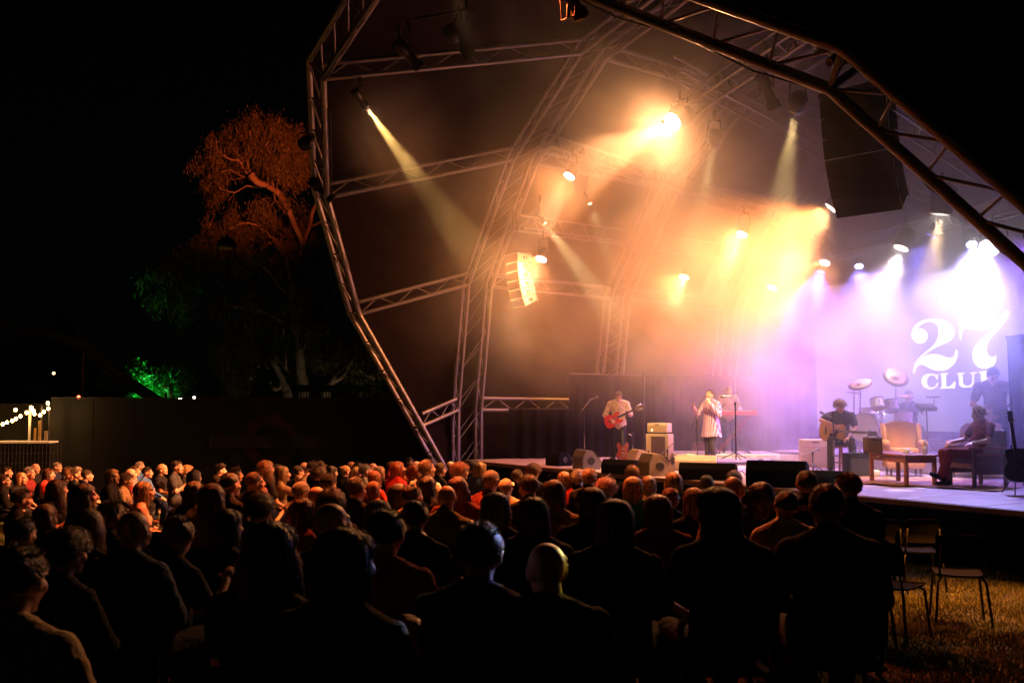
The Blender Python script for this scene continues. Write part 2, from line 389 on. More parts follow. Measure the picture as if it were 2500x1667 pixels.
G = {
 'two': [[(1028,940),(1030,900),(1047,840),(1085,785),(1150,725),(1220,672),(1265,630),(1295,575),(1312,520),(1310,460),(1295,420),(1265,392),(1230,380),(1190,382),(1140,398),(1095,428),(1062,462),(1090,456),(1130,462),(1165,482),(1185,520),(1182,565),(1158,602),(1115,618),(1070,612),(1030,582),(1012,535),(1018,485),(1045,432),(1095,385),(1160,358),(1240,350),(1320,355),(1390,374),(1440,410),(1475,460),(1480,510),(1465,560),(1430,595),(1370,622),(1290,655),(1220,695),(1150,745),(1105,790),(1080,830),(1140,768),(1200,740),(1265,735),(1330,747),(1400,777),(1450,780),(1485,752),(1496,692),(1512,692),(1515,740),(1500,800),(1470,850),(1420,890),(1360,915),(1300,918),(1240,905),(1180,872),(1130,850),(1090,855),(1060,890),(1046,940)]],
 'seven_flag': [[(1532,332),(1547,332),(1552,440),(1575,410),(1620,350),(1700,300),(1780,288),(1860,305),(1930,330),(1985,325),(2030,290),(2045,262),(2056,290),(2020,345),(1985,388),(1940,432),(1880,463),(1800,478),(1720,472),(1640,458),(1590,460),(1562,490),(1553,580),(1543,580)]],
 'seven_stem': [[(2054,262),(2076,262),(2072,310),(2042,375),(1982,450),(1912,520),(1862,580),(1834,640),(1828,700),(1850,750),(1890,778),(1936,755),(1930,820),(1900,865),(1840,890),(1770,890),(1720,860),(1690,810),(1680,740),(1695,670),(1745,600),(1810,545),(1880,492),(1952,430),(2017,360),(2046,312)]],
 'letter_c': [[(1300,955),(1298,1010),(1287,1010),(1275,980),(1245,962),(1215,965),(1185,990),(1175,1035),(1182,1075),(1205,1100),(1240,1103),(1275,1085),(1298,1045),(1306,1050),(1285,1095),(1245,1117),(1200,1117),(1150,1095),(1122,1050),(1125,1005),(1155,965),(1205,950),(1250,952),(1285,968),(1292,955)]],
 'letter_l': [[(1325,950),(1410,945),(1410,953),(1385,959),(1388,1097),(1430,1090),(1462,1065),(1480,1035),(1490,1040),(1485,1105),(1325,1112),(1325,1104),(1345,1098),(1343,964),(1325,958)]],
 'letter_u': [[(1510,942),(1590,938),(1590,946),(1565,952),(1568,1050),(1590,1078),(1630,1085),(1662,1070),(1678,1040),(1678,955),(1655,946),(1655,938),(1725,932),(1725,940),(1695,950),(1692,1050),(1670,1090),(1620,1102),(1570,1098),(1535,1070),(1528,955),(1510,950)]],
 'letter_b': [[(1748,928),(1850,921),(1905,935),(1915,965),(1900,990),(1870,1000),(1915,1010),(1935,1040),(1920,1075),(1880,1088),(1750,1095),(1750,1087),(1775,1082),(1772,945),(1748,936)], [(1825,935),(1850,935),(1868,955),(1860,985),(1825,992)], [(1825,1005),(1860,1005),(1885,1030),(1875,1072),(1825,1080)]],
}
for k, polys in G.items():
    cu = bpy.data.curves.new(k, 'CURVE'); cu.dimensions = '2D'; cu.fill_mode = 'BOTH'; cu.extrude = .004
    O = ST(0, tS)
    for pl in polys:
        sp = cu.splines.new('POLY'); sp.points.add(len(pl)-1); sp.use_cyclic_u = True
        for i, (x, y) in enumerate(pl):
            p = onscreen(x, y); sp.points[i].co = ((p-O).dot(A), p.z, 0, 1)
    to = bpy.data.objects.new('tmp', cu); link(to)
    me = bpy.data.meshes.new_from_object(to.evaluated_get(bpy.context.evaluated_depsgraph_get())); bpy.data.objects.remove(to)
    m = Matrix.LocRotScale(ST(0, tS-.006), Matrix((A, Vector((0, 0, 1)), A.cross(Vector((0, 0, 1))))).transposed().to_quaternion(), None)
    obj('numeral' if k in ('two', 'seven_flag', 'seven_stem') else 'letter', me, SCRW, root, mw=m)
# ---------------------------------------------------------------- figures: one continuous skin grown from solids, clothes as shells round it
def sphere_geo(n=10, m=8):
    prof = [(max(.001, math.sin(math.pi*j/m)), -math.cos(math.pi*j/m)) for j in range(m+1)]
    return lathegeo(prof, n)
SG = sphere_geo(14, 10)
def rotm(v): return Quaternion(v).to_matrix() if len(v) == 4 else None
class Body:
    def __init__(s): s.skin = MB(); s.shirt = MB(); s.trou = MB()
    def ell(s, c, r, q=None, to='skin', inf=0.):
        m = Matrix.LocRotScale(Vector(c), q or Quaternion(), Vector([x+inf for x in r])); getattr(s, to).add(*SG, m)
    def cone(s, p, q, a, b, to='skin', inf=0., n=12):
        p, q = Vector(p), Vector(q); d = (q-p); L = d.length; a += inf; b += inf
        prof = [(max(.0008, a*math.cos(t)), a*math.sin(t)) for t in np.linspace(-math.pi/2, 0, 5)]
        prof += [(max(.0008, b*math.cos(t)), L+b*math.sin(t)) for t in np.linspace(0, math.pi/2, 5)]
        V, F = lathegeo(prof, n)
        getattr(s, to).add(V, F, Matrix.LocRotScale(p, d.to_track_quat('Z', 'Y'), None))
def remesh(mb, voxel, name, smooth=3):
    me = mesh(name, mb.V, mb.F); o = bpy.data.objects.new('tmp', me); link(o)
    m = o.modifiers.new('r', 'REMESH'); m.mode = 'VOXEL'; m.voxel_size = voxel; m.use_smooth_shade = True
    if smooth: k = o.modifiers.new('s', 'SMOOTH'); k.factor = .5; k.iterations = smooth
    out = bpy.data.meshes.new_from_object(o.evaluated_get(bpy.context.evaluated_depsgraph_get())); out.name = name
    bpy.data.objects.remove(o); bpy.data.meshes.remove(me); return out
def head_solids(b, H, neck):
    """H: head matrix (face towards +Y, crown +Z)"""
    q = H.to_quaternion(); sc = H.to_scale()[0]
    E = lambda c, r, qq=None: b.ell(H @ Vector(c), [x*sc for x in r], q @ qq if qq else q)
    K = lambda p, q_, a, c: b.cone(H @ Vector(p), H @ Vector(q_), a*sc, c*sc)
    E((0, -.012, .034), (.075, .094, .083)); E((0, .022, -.022), (.061, .068, .088)); E((0, .032, -.072), (.046, .053, .036))
    E((0, .074, -.094), (.024, .02, .018)); K((0, .088, .02), (0, .113, -.022), .0085, .0145); E((-.011, .103, -.026), (.011, .01, .008)); E((.011, .103, -.026), (.011, .01, .008))
    for sx in (-1, 1):
        E((sx*.03, .08, .028), (.026, .014, .008)); E((sx*.04, .062, -.022), (.024, .026, .026))
        E((sx*.029, .077, .007), (.013, .011, .011))
        E((sx*.078, -.004, -.008), (.008, .02, .031), Quaternion((1, 0, 0), -.2)); E((sx*.083, -.012, .008), (.007, .014, .018))
    E((0, .09, -.052), (.025, .011, .006)); E((0, .088, -.064), (.021, .011, .0065))
    b.cone(H @ Vector((0, -.022, -.05)), neck, .054*sc, .06*sc)
def hand(b, w, d, n, side, curl=.6, sc=1., thumb=1.):
    """w wrist, d finger direction, n back-of-hand normal"""
    d = Vector(d).normalized(); n = Vector(n); n = (n-d*n.dot(d)).normalized(); x = d.cross(n)*side
    w = Vector(w); P = w+d*.045*sc
    q = Matrix((x, d, n)).transposed().to_quaternion() if side > 0 else Matrix((-x, d, n)).transposed().to_quaternion()
    b.ell(P, (.04*sc, .05*sc, .017*sc), q)
    for i, (o, L) in enumerate(((.03, .070), (.0105, .08), (-.0095, .074), (-.029, .058))):
        base = P+d*.035*sc+x*o*sc; a = curl*(.6+.12*i)
        d1 = (d*math.cos(a)-n*math.sin(a)); d2 = (d*math.cos(a*2.2)-n*math.sin(a*2.2))
        m = base+d1*L*.52*sc; e = m+d2*L*.5*sc
        b.cone(base-d*.02*sc, m, .0095*sc, .0088*sc, n=8); b.cone(m, e, .0088*sc, .007*sc, n=8)
    t0 = w+x*.028*sc+d*.02*sc; t1 = t0+(x*.8+d*.7-n*.25*thumb).normalized()*.038*sc; t2 = t1+(x*.25+d*.95-n*.4*thumb).normalized()*.032*sc
    b.cone(t0, t1, .013*sc, .011*sc, n=8); b.cone(t1, t2, .011*sc, .0085*sc, n=8)
def eyes_mat(me, H, mats):
    """dark eyes, brows and lips as faces of the continuous skin"""
    for m in mats: me.materials.append(m)
    Hi = H.inverted(); n = len(me.polygons); c = np.empty(n*3); me.polygons.foreach_get('center', c); c = c.reshape(-1, 3)
    Mi = np.array(Hi); L = c @ Mi[:3, :3].T + Mi[:3, 3]
    idx = np.zeros(n, dtype=np.int32)
    f = L[:, 1] > .055
    ex = np.abs(np.abs(L[:, 0])-.030)
    idx[f & (ex < .013) & (np.abs(L[:, 2]-.006) < .0055)] = 1
    idx[f & (ex < .020) & (np.abs(L[:, 2]-.030) < .005)] = 1
    idx[f & (np.abs(L[:, 0]) < .024) & (np.abs(L[:, 2]+.057) < .008)] = 2
    me.polygons.foreach_set('material_index', idx)
SKINM = M('skin', (.50, .28, .19), .5, bump=.08, bscale=60, sub=.08)
SKIND = M('eye_and_brow', (.03, .018, .014), .4); LIPS = M('lips', (.36, .12, .10), .45)
def figure(J, voxel=.01, sleeve='short', trousers=True, hs=1., build=1., gender='m', hands=None, tshirt_inf=.012, hem=0.):
    """J: joints dict. Returns body, shirt, trouser meshes and head matrix"""
    b = Body(); g = lambda k: Vector(J[k]); V3 = Vector
    pel, che, nec = g('pelvis'), g('chest'), g('neck')
    H = J['head']
    head_solids(b, H, nec)
    up = (nec-pel).normalized(); sh = (g('shR')-g('shL')).normalized(); q = Matrix((sh, up.cross(sh)*1, up)).transposed().to_quaternion()
    hipd = (g('hipR')-g('hipL')).normalized(); W = build*(1. if gender == 'm' else .9)
    def torso(to, inf):
        b.ell(pel, (.165*W, .118*W, .13), q, to, inf); b.ell(pel.lerp(che, .5), (.145*W, .10*W, .16), q, to, inf)
        b.ell(che, (.168*W, .112*W, .17), q, to, inf); b.ell(che.lerp(nec, .52), (.145*W, .085, .085), q, to, inf)
        for s_ in ('L', 'R'):
            b.cone(nec.lerp(che, -.12), g('sh'+s_)+V3((0, 0, -.005)), .040, .052*W, to, inf)
            b.cone(che, g('sh'+s_)*.75+che*.25, .10*W, .07*W, to, inf)
        if gender == 'f':
            for s_ in (-1, 1): b.ell(che+q @ V3((s_*.075, .085, -.02)), (.062, .055, .06), q, to, inf)
    torso('skin', 0)
    for s_ in ('L', 'R'):
        S, E_, Wr = g('sh'+s_), g('el'+s_), g('wr'+s_)
        b.cone(S, E_, .05*W, .038*W); b.cone(E_, Wr, .039*W, .026)
        sd = 1 if s_ == 'R' else -1
        hd = (hands or {}).get(s_)
        if hd: hand(b, Wr, hd[0], hd[1], hd[3] if len(hd) > 3 else sd, hd[2])
        else: hand(b, Wr, (Wr-E_), V3((0, 0, 1)) if abs((Wr-E_).normalized().z) < .8 else V3((sd, 0, 0)), -sd, .5)
        P_, Kn, An, To = g('hip'+s_), g('kn'+s_), g('an'+s_), g('to'+s_)
        b.cone(P_, Kn, .085*W, .056*W); b.cone(Kn, An, .056*W, .037); b.cone(Kn.lerp(An, .28), Kn.lerp(An, .45), .057*W, .048*W)
        hl = An+(An-To).normalized()*.04; hl.z = An.z-.045 if An.z > .05 else hl.z
        b.cone(hl, To, .036, .030); b.cone(An, hl.lerp(To, .5), .036, .032)
        # clothes
        i_ = tshirt_inf
        if sleeve == 'short': b.cone(S, S.lerp(E_, .62), .052*W, .047*W, 'shirt', i_+.004)
        elif sleeve == 'roll': b.cone(S, E_, .052*W, .041*W, 'shirt', i_); b.cone(E_, E_.lerp(Wr, .25), .041*W, .038*W, 'shirt', i_)
        elif sleeve == 'long': b.cone(S, E_, .052*W, .042*W, 'shirt', i_+.002); b.cone(E_, E_.lerp(Wr, .93), .042*W, .031, 'shirt', i_)
        if trousers:
            b.cone(P_, Kn, .087*W, .06*W, 'trou', .012); b.cone(Kn, An+V3((0, 0, .02)), .06*W, .05, 'trou', .012)
    torso('shirt', i_)
    if hem: b.ell(pel+up*-.06, (.175*W, .125*W, .12), q, 'shirt', hem); b.ell(che, (.165*W, .112*W, .20), q, 'shirt', hem)
    b.cone(nec+up*-.02, nec+up*.022, .068, .062, 'shirt')
    # collar opening stays: cut the shell above the neck base
    if trousers: b.ell(pel, (.168*W, .122*W, .125), q, 'trou', .013)
    body = remesh(b.skin, voxel, 'body'); shirt = remesh(b.shirt, max(voxel, .011), 'shirt', 2)
    tr = remesh(b.trou, max(voxel, .012), 'trousers', 2) if trousers else None
    eyes_mat(body, H, [SKINM, SKIND, LIPS])
    # cloth folds
    for me, amp in ((shirt, .008), (tr, .007)):
        if me is None: continue
        n = len(me.vertices); c = np.empty(n*3); me.vertices.foreach_get('co', c); c = c.reshape(-1, 3); nn = np.empty(n*3); me.vertices.foreach_get('normal', nn); nn = nn.reshape(-1, 3)
        rg = np.random.RandomState(5); wv = np.zeros(n)
        for q_ in range(9):
            d_ = rg.normal(0, 1, 3); d_[2] *= .6; d_ /= np.linalg.norm(d_); e_ = rg.normal(0, 1, 3); f_ = rg.uniform(22, 85)
            ph = c @ d_*f_+2.2*np.sin(c @ e_*9+q_); wv += (1-np.abs(np.sin(ph)))**2.2*rg.uniform(.5, 1)*30/f_
        wv -= wv.mean(); c = c+nn*(amp*.62*wv)[:, None]; me.vertices.foreach_set('co', c.ravel()); me.update()
    return body, shirt, tr, H
def HM(p, yaw=0, pitch=0, roll=0, s=1.):
    return Matrix.LocRotScale(Vector(p), Quaternion((0, 0, 1), R(yaw)) @ Quaternion((1, 0, 0), R(pitch)) @ Quaternion((0, 1, 0), R(roll)), Vector((s, s, s)))
def sit(lean=0, yaw=0, pitch=0, arms='lap', **k):
    z = lean
    J = dict(pelvis=(0, 0, .53), chest=(0, -.02+z*.5, .83), neck=(0, -.01+z, 1.0), head=HM((0, .035+z*1.15, 1.13), yaw, pitch),
             shL=(-.182, -.01+z*.9, .925), shR=(.182, -.01+z*.9, .925), hipL=(-.095, .02, .50), hipR=(.095, .02, .50),
             knL=(-.14, .44, .50), knR=(.14, .45, .50), anL=(-.15, .45, .10), anR=(.14, .42, .10), toL=(-.17, .58, .04), toR=(.16, .56, .04),
             elL=(-.25, .07+z*.5, .70), elR=(.25, .07+z*.5, .70), wrL=(-.11, .30, .615), wrR=(.11, .29, .615))
    if arms == 'drink': J.update(elR=(.24, .08, .70), wrR=(.12, .27, .86))
    if arms == 'cross': J.update(elL=(-.24, .10, .72), elR=(.24, .10, .72), wrL=(.07, .22, .76), wrR=(-.07, .20, .80))
    if arms == 'chin': J.update(elR=(.22, .22, .74), wrR=(.07, .17+z, .96))
    if arms == 'phone': J.update(elR=(.22, .22, .84), wrR=(.10, .34, 1.06), elL=(-.22, .22, .82), wrL=(-.10, .34, 1.03))
    J.update(k.pop('J', {}))
    return J
def stand(**k):
    J = dict(pelvis=(0, 0, .95), chest=(0, -.01, 1.27), neck=(0, -.01, 1.45), head=HM((0, .025, 1.585)),
             shL=(-.19, -.01, 1.40), shR=(.19, -.01, 1.40), hipL=(-.09, 0, .92), hipR=(.09, 0, .92),
             knL=(-.11, .03, .50), knR=(.11, .03, .50), anL=(-.12, -.02, .09), anR=(.12, -.02, .09), toL=(-.15, .12, .035), toR=(.15, .12, .035),
             elL=(-.25, -.02, 1.13), elR=(.25, -.02, 1.13), wrL=(-.24, .10, .90), wrR=(.24, .10, .90))
    J.update(k); return J
# ---- hair: a cap that hugs the skull plus many thin ribbons
def hair_mesh(style, seed):
    rng = np.random.RandomState(seed); mb = MB(); C = Vector((0, -.012, .034)); Rr = Vector((.077, .096, .085))
    V = []; F = []
    def cap(th_f, th_b, grow, drop=0):
        nu_, nv_ = 72, 14; g = []
        for j in range(nv_+1):
            for i in range(nu_):
                a = 2*math.pi*i/nu_; back = (1-math.sin(a))/2          # a=90deg is the face side
                lim = R(th_f+(th_b-th_f)*back**.7); th = lim*j/nv_
                lump = .35*math.sin(3*a+seed*1.7)+.3*math.sin(5*a+th*3+seed)+.25*math.sin(9*a-th*5)+.3*math.sin(23*a+th*2)
                r = Rr*(1+grow*(1-(j/nv_)**3)*(1+.35*lump)-.004*(j == nv_))
                g.append((C.x+r.x*math.sin(th)*math.cos(a), C.y+r.y*math.sin(th)*math.sin(a), C.z+r.z*math.cos(th)))
        f = [(j*nu_+i, j*nu_+(i+1) % nu_, (j+1)*nu_+(i+1) % nu_, (j+1)*nu_+i)[::-1] for j in range(nv_) for i in range(nu_)]
        mb.add(g, f)
    def ribbon(P, w):
        o = len(V); n = len(P)
        for i, p in enumerate(P):
            t = (P[min(i+1, n-1)]-P[max(0, i-1)]); t = t.normalized() if t.length > 1e-6 else Vector((0, 0, 1))
            nn = (p-C).normalized(); sd = t.cross(nn); sd = sd.normalized() if sd.length > 1e-4 else Vector((1, 0, 0))
            ww = w*(1-.75*(i/(n-1))**2); V.extend([p-sd*ww, p+sd*ww])
        for i in range(n-1): F.append((o+2*i, o+2*i+1, o+2*i+3, o+2*i+2))
    def root_pts(n, th_f, th_b):
        for _ in range(n):
            a = rng.uniform(0, 2*math.pi); back = (1-math.sin(a))/2; lim = math.cos(R(th_f+(th_b-th_f)*back**.7))
            th = math.acos(rng.uniform(lim, 1)); yield a, th
    def surf(a, th, g=0.): return Vector((C.x+Rr.x*(1+g)*math.sin(th)*math.cos(a), C.y+Rr.y*(1+g)*math.sin(th)*math.sin(a), C.z+Rr.z*(1+g)*math.cos(th)))
    if style in ('short', 'spiky', 'buzz', 'thinning', 'side'):
        tf, tb = {'short': (60, 130), 'spiky': (58, 126), 'buzz': (62, 126), 'thinning': (25, 126), 'side': (62, 132)}[style]
        L = {'short': .015, 'spiky': .05, 'buzz': .008, 'thinning': .008, 'side': .022}[style]
        if style != 'thinning': cap(tf, tb, {'short': .12, 'spiky': .10, 'side': .16, 'buzz': .025}[style])
        for a, th in root_pts(2600 if style != 'thinning' else 1200, tf if style != 'thinning' else 100, tb):
            if style == 'thinning' and (th < R(62) or math.sin(a) > .45): continue
            p = surf(a, th, {'short': .10, 'spiky': .08, 'side': .14, 'buzz': .015, 'thinning': .0}[style]*(1-(th/R(130))**3)); nn = (p-C).normalized(); flow = Vector((math.cos(a)*.4+rng.normal(0, .3), .25+rng.normal(0, .3), -.5 if th > 1 else .1))
            if style == 'spiky': flow = Vector((rng.normal(0, .25), rng.normal(.1, .25), .6))
            l = L*rng.uniform(.6, 1.3); d = (nn*(.15 if style != 'spiky' else .8)+flow*.8).normalized(); P = []
            for i in range(4):
                P.append(p+d*l*i/3); d = (d+flow*.25).normalized()
            ribbon(P, .0016 if style != 'thinning' else .0009)
    elif style == 'curly':
        cap(62, 128, .20)
        for a, th in root_pts(2600, 66, 130):
            p = surf(a, th, .17*(1-(th/R(130))**4)); nn = (p-C).normalized(); t1 = nn.orthogonal().normalized(); t2 = nn.cross(t1); ph = rng.uniform(0, 6.28); rad = rng.uniform(.006, .012); l = rng.uniform(.02, .055)
            ribbon([p+nn*l*i/6+(t1*math.cos(ph+i*1.25)+t2*math.sin(ph+i*1.25))*rad+Vector((0, 0, -.02*(i/6)**2)) for i in range(7)], .0017)
    else:
        drop = {'long': .36, 'very_long': .52, 'bob': .14, 'wavy': .34, 'pony': .0, 'bun': .0, 'shaggy': .17, 'curly_long': .32}[style]
        wav = {'wavy': .012, 'curly_long': .022, 'shaggy': .012}.get(style, .003)
        cap(60, 126, .07)
        if style in ('pony', 'bun'):
            knot = Vector((0, -.115, .05 if style == 'pony' else .085))
            for a, th in root_pts(900, 60, 122):
                p = surf(a, th, .05); m_ = surf(a, th*.9, .09).lerp(knot, .45); m_ = C+(m_-C).normalized()*max((m_-C).length, .098)
                ribbon([p, p.lerp(m_, .5)+(p-C).normalized()*.008, m_, knot+Vector(rng.normal(0, .008, 3))], .002)
            for _ in range(450):
                ph = rng.uniform(0, 6.28); 
                if style == 'pony':
                    o_ = Vector((math.cos(ph), math.sin(ph)*.6, 0))*rng.uniform(0, .026); l = rng.uniform(.18, .3)
                    ribbon([knot+Vector((0, -.03*math.sin(i/6*2.2), 0))+o_*(1+.6*math.sin(i/6*3))+Vector((.004*math.sin(i+ph), -.01, .012*math.sin(i/6*3)-l*(i/6)**1.5)) for i in range(7)], .0028)
                else:
                    ax = Vector(rng.normal(0, 1, 3)).normalized(); u = ax.orthogonal().normalized(); v = ax.cross(u)
                    ribbon([knot+(u*math.cos(i*.8)+v*math.sin(i*.8))*.036+ax*.004 for i in range(6)], .003)
        else:
            # solid core so the fall of hair is not see-through
            prof = []
            zl = .03-drop
            for k in range(9):
                z = .0+(zl-.0)*k/8; wd = .072 if style != 'bob' else .078; wd *= (1-.12*math.sin(k/8*2.2)+.30*(k/8)**2*(style == 'very_long')) if style != 'bob' else 1
                prof.append((wd, z))
            n_ = 20; vv = []
            for wd, z in prof:
                for i in range(n_):
                    a = math.pi*(-.12)+(-math.pi*.76)*i/(n_-1)
                    vv.append((wd*1.05*math.cos(a), -.012+wd*1.2*math.sin(a), z+.02))
            mb.add(vv, [(j*n_+i, j*n_+i+1, (j+1)*n_+i+1, (j+1)*n_+i) for j in range(8) for i in range(n_-1)])
            for a, th in root_pts(2300, 62, 122):
                p = surf(a, th, .06); ph = rng.uniform(0, 6.28); l = drop*(rng.uniform(.62, 1.1)+.05*math.sin(7*a)); sgn = 1 if math.cos(a) > 0 else -1
                az = a if math.sin(a) < .25 else (R(8) if sgn > 0 else R(172))+rng.normal(0, .12)   # sweep the fringe to the sides
                P = [p]; th0 = th
                for i in range(1, 4):
                    k = i/3; thk = th0+(R(100)-th0)*k if th0 < R(100) else th0; ak = a+(az-a if abs(az-a) < math.pi else 0)*k
                    P.append(surf(ak, thk, .10+.05*math.sin(ph)+.03*math.sin(5*a+seed)+(rng.uniform(0, .16) if rng.rand() < .12 else 0)))
                e = P[-1]
                for i in range(1, 7):
                    k = i/6; out = (1-.10*math.sin(k*2.2)+.32*k*k*(style == 'very_long')) if style not in ('bob', 'curly_long', 'wavy') else 1+.12*k*(style != 'bob')
                    P.append(Vector((e.x*out+wav*math.sin(ph+i*1.7)+.006*math.sin(9*a+seed)+rng.normal(0, .003), (e.y+.012)*out-.012+wav*math.cos(ph+i*1.4), e.z-l*k)))
                ribbon(P, rng.uniform(.0018, .0042))
            for a, th in root_pts(120, 50, 60):
                if math.sin(a) > .2 and style in ('bob', 'shaggy'):
                    p = surf(a, th, .06); ribbon([p, p+Vector((0, .02, -.02)), p+Vector((rng.normal(0, .004), .022, -.055))], .003)
    mb.add(V, F)
    me = mb.mesh('hair', True); return me
HAIRC = {}
def hairmat(k):
    if k in HAIRC: return HAIRC[k]
    c = {'black': (.012, .009, .008), 'dark': (.035, .02, .013), 'brown': (.09, .048, .025), 'auburn': (.17, .055, .02), 'red': (.32, .09, .03), 'blond': (.45, .28, .12), 'grey': (.3, .27, .25), 'sandy': (.26, .15, .07)}[k]
    m = M('hair_'+k, c, .42, spec=.7); n = m.node_tree.nodes; l = m.node_tree.links; p = n['Principled BSDF']
    g = n.new('ShaderNodeNewGeometry'); mr = n.new('ShaderNodeMapRange'); mr.inputs[3].default_value = .35; mr.inputs[4].default_value = 1.9; l.new(g.outputs['Random Per Island'], mr.inputs[0])
    tq = n.new('ShaderNodeTexCoord'); mq = n.new('ShaderNodeMapping'); mq.inputs['Scale'].default_value = (70, 70, 9); l.new(tq.outputs['Object'], mq.inputs[0]); nq = n.new('ShaderNodeTexNoise'); nq.inputs['Scale'].default_value = 1; nq.inputs['Detail'].default_value = 3; l.new(mq.outputs[0], nq.inputs['Vector'])
    m5 = n.new('ShaderNodeMapRange'); m5.inputs[1].default_value = .38; m5.inputs[2].default_value = .62; m5.inputs[3].default_value = .25; m5.inputs[4].default_value = 1.6; l.new(nq.outputs[0], m5.inputs[0]); m6 = n.new('ShaderNodeMath'); m6.operation = 'MULTIPLY'; l.new(mr.outputs[0], m6.inputs[0]); l.new(m5.outputs[0], m6.inputs[1])
    mx = n.new('ShaderNodeVectorMath'); mx.operation = 'SCALE'; mx.inputs[0].default_value = c; l.new(m6.outputs[0], mx.inputs['Scale']); l.new(mx.outputs[0], p.inputs['Base Color'])
    tc = n.new('ShaderNodeTexCoord'); mp = n.new('ShaderNodeMapping'); mp.inputs['Scale'].default_value = (240, 240, 14); l.new(tc.outputs['Object'], mp.inputs[0]); t = n.new('ShaderNodeTexNoise'); t.inputs['Scale'].default_value = 1; l.new(mp.outputs[0], t.inputs['Vector'])
    b = n.new('ShaderNodeBump'); b.inputs['Strength'].default_value = .7; b.inputs['Distance'].default_value = .01; l.new(t.outputs[0], b.inputs['Height']); l.new(b.outputs[0], p.inputs['Normal'])
    HAIRC[k] = m; return m
HM_ = {}
def hair(style, seed=0):
    k = (style, seed)
    if k not in HM_: HM_[k] = hair_mesh(style, seed+3)
    return HM_[k]
CLO = {}
def cloth(c):
    if c in CLO: return CLO[c]
    d = {'black': (.012, .012, .013), 'navy': (.015, .02, .05), 'charcoal': (.04, .04, .042), 'red': (.45, .04, .03), 'maroon': (.15, .02, .02), 'white': (.75, .72, .68), 'cream': (.55, .45, .33), 'olive': (.16, .14, .05), 'green': (.02, .30, .14), 'blue': (.05, .12, .3), 'denim': (.06, .09, .16), 'beige': (.38, .27, .17), 'pink': (.65, .4, .38), 'grey': (.22, .21, .21), 'check': (.25, .03, .03)}[c]
    CLO[c] = M('cloth_'+c, d, .9, bump=.5, bscale=90, var=.18, vscale=8, spec=.15); return CLO[c]
# ---------------------------------------------------------------- lawn audience
POSES = {}
def pose(k):
    if k in POSES: return POSES[k]
    d = {
     'lap': (sit(0, 0, 2), dict(sleeve='long')), 'lapf': (sit(.02, 0, 4), dict(sleeve='short', gender='f')),
     'up': (sit(-.03, -8, 12), dict(sleeve='short')), 'cross': (sit(.03, 10, -4, 'cross'), dict(sleeve='long')),
     'drink': (sit(.0, -12, 3, 'drink'), dict(sleeve='short', gender='f')), 'chin': (sit(.08, 0, -2, 'chin'), dict(sleeve='long', gender='f')),
     'phone': (sit(.0, 0, 3, 'phone'), dict(sleeve='long')), 'stand': (stand(), dict(sleeve='long')),
     'big': (sit(.02, 3, 0), dict(sleeve='long', build=1.15)), 'tilt': (sit(.04, -14, 3, J=dict(head=HM((.02, .05, 1.125), -14, 2, 9))), dict(sleeve='long')), 'turn': (sit(-.02, 0, 0, 'drink', J=dict(head=HM((-.01, .03, 1.13), 38, 2, -5))), dict(sleeve='short', gender='f')), 'lean': (sit(.12, 4, -6, 'lap'), dict(sleeve='roll')),
    }[k]
    POSES[k] = figure(d[0], .0118, **d[1]); return POSES[k]
TOPZ = {'stand': 1.72}
CAPM = None
def cap_meshes():
    global CAPM
    if CAPM: return CAPM
    a = MB(); n = 28; V = []; F = []
    for j in range(10):
        th = R(82)*j/9
        for i in range(n):
            p = 2*math.pi*i/n; k = 1.13+.012*math.cos(6*p)*math.sin(th)
            V.append((.077*k*math.sin(th)*math.cos(p), -.012+.098*k*math.sin(th)*math.sin(p), .034+.085*k*math.cos(th)+.006))
    F = [(j*n+i, j*n+(i+1) % n, (j+1)*n+(i+1) % n, (j+1)*n+i)[::-1] for j in range(9) for i in range(n)]
    a.add(V, F); a.lathe([(.006, .13), (.006, .138), (.001, .14)], n=8)
    b = MB(); V = []
    for j in range(6):
        for i in range(11):
            p = R(30+120*i/10); r = 1+.75*j/5*math.sin((i/10)*math.pi)**.6
            V.append((.088*math.cos(p)*(1+.1*j/5), -.005+.105*math.sin(p)*r, .052-.012*j/5-.02*abs(math.cos(p))))
    nV = len(V); V += [(x, y, z-.005) for x, y, z in V]
    F = [(j*11+i, j*11+i+1, (j+1)*11+i+1, (j+1)*11+i) for j in range(5) for i in range(10)]
    F += [tuple(nV+q for q in f)[::-1] for f in F]; F += [(55+i, 55+i+1, nV+55+i+1, nV+55+i) for i in range(10)]
    b.add(V, F)
    c = MB(); V = []                                        # knitted beanie
    for j in range(12):
        th = R(96)*j/11
        for i in range(40):
            p = 2*math.pi*i/40; k = 1.14+.012*(i % 2)+(.03 if j > 8 else 0)
            V.append((.077*k*math.sin(th)*math.cos(p), -.012+.098*k*math.sin(th)*math.sin(p), .034+.088*k*math.cos(th)+.006))
    c.add(V, [(j*40+i, j*40+(i+1) % 40, (j+1)*40+(i+1) % 40, (j+1)*40+i)[::-1] for j in range(11) for i in range(40)])
    g = MB()
    for sx in (-1, 1):
        pts = [(sx*.033+.024*math.cos(t), .1-.1*abs(sx*.033+.024*math.cos(t))*.5, .004+.018*math.sin(t)) for t in np.linspace(0, 2*math.pi, 13)]
        g.tube(pts, .0022, 6); g.tube([(sx*.057, .085, .008), (sx*.083, .0, .004), (sx*.084, -.02, -.012)], .002, 6)
    g.tube([(-.009, .1, .006), (0, .103, .01), (.009, .1, .006)], .002, 6)
    CAPM = (a.mesh('crown', True), b.mesh('peak', True), c.mesh('beanie', True), g.mesh('glasses', True)); return CAPM
GLS = M('dark_frames', (.02, .018, .016), .15, coat=.5)
TARGET = ST(4.2, 3.0, 0)
PEOPLE_XY = []
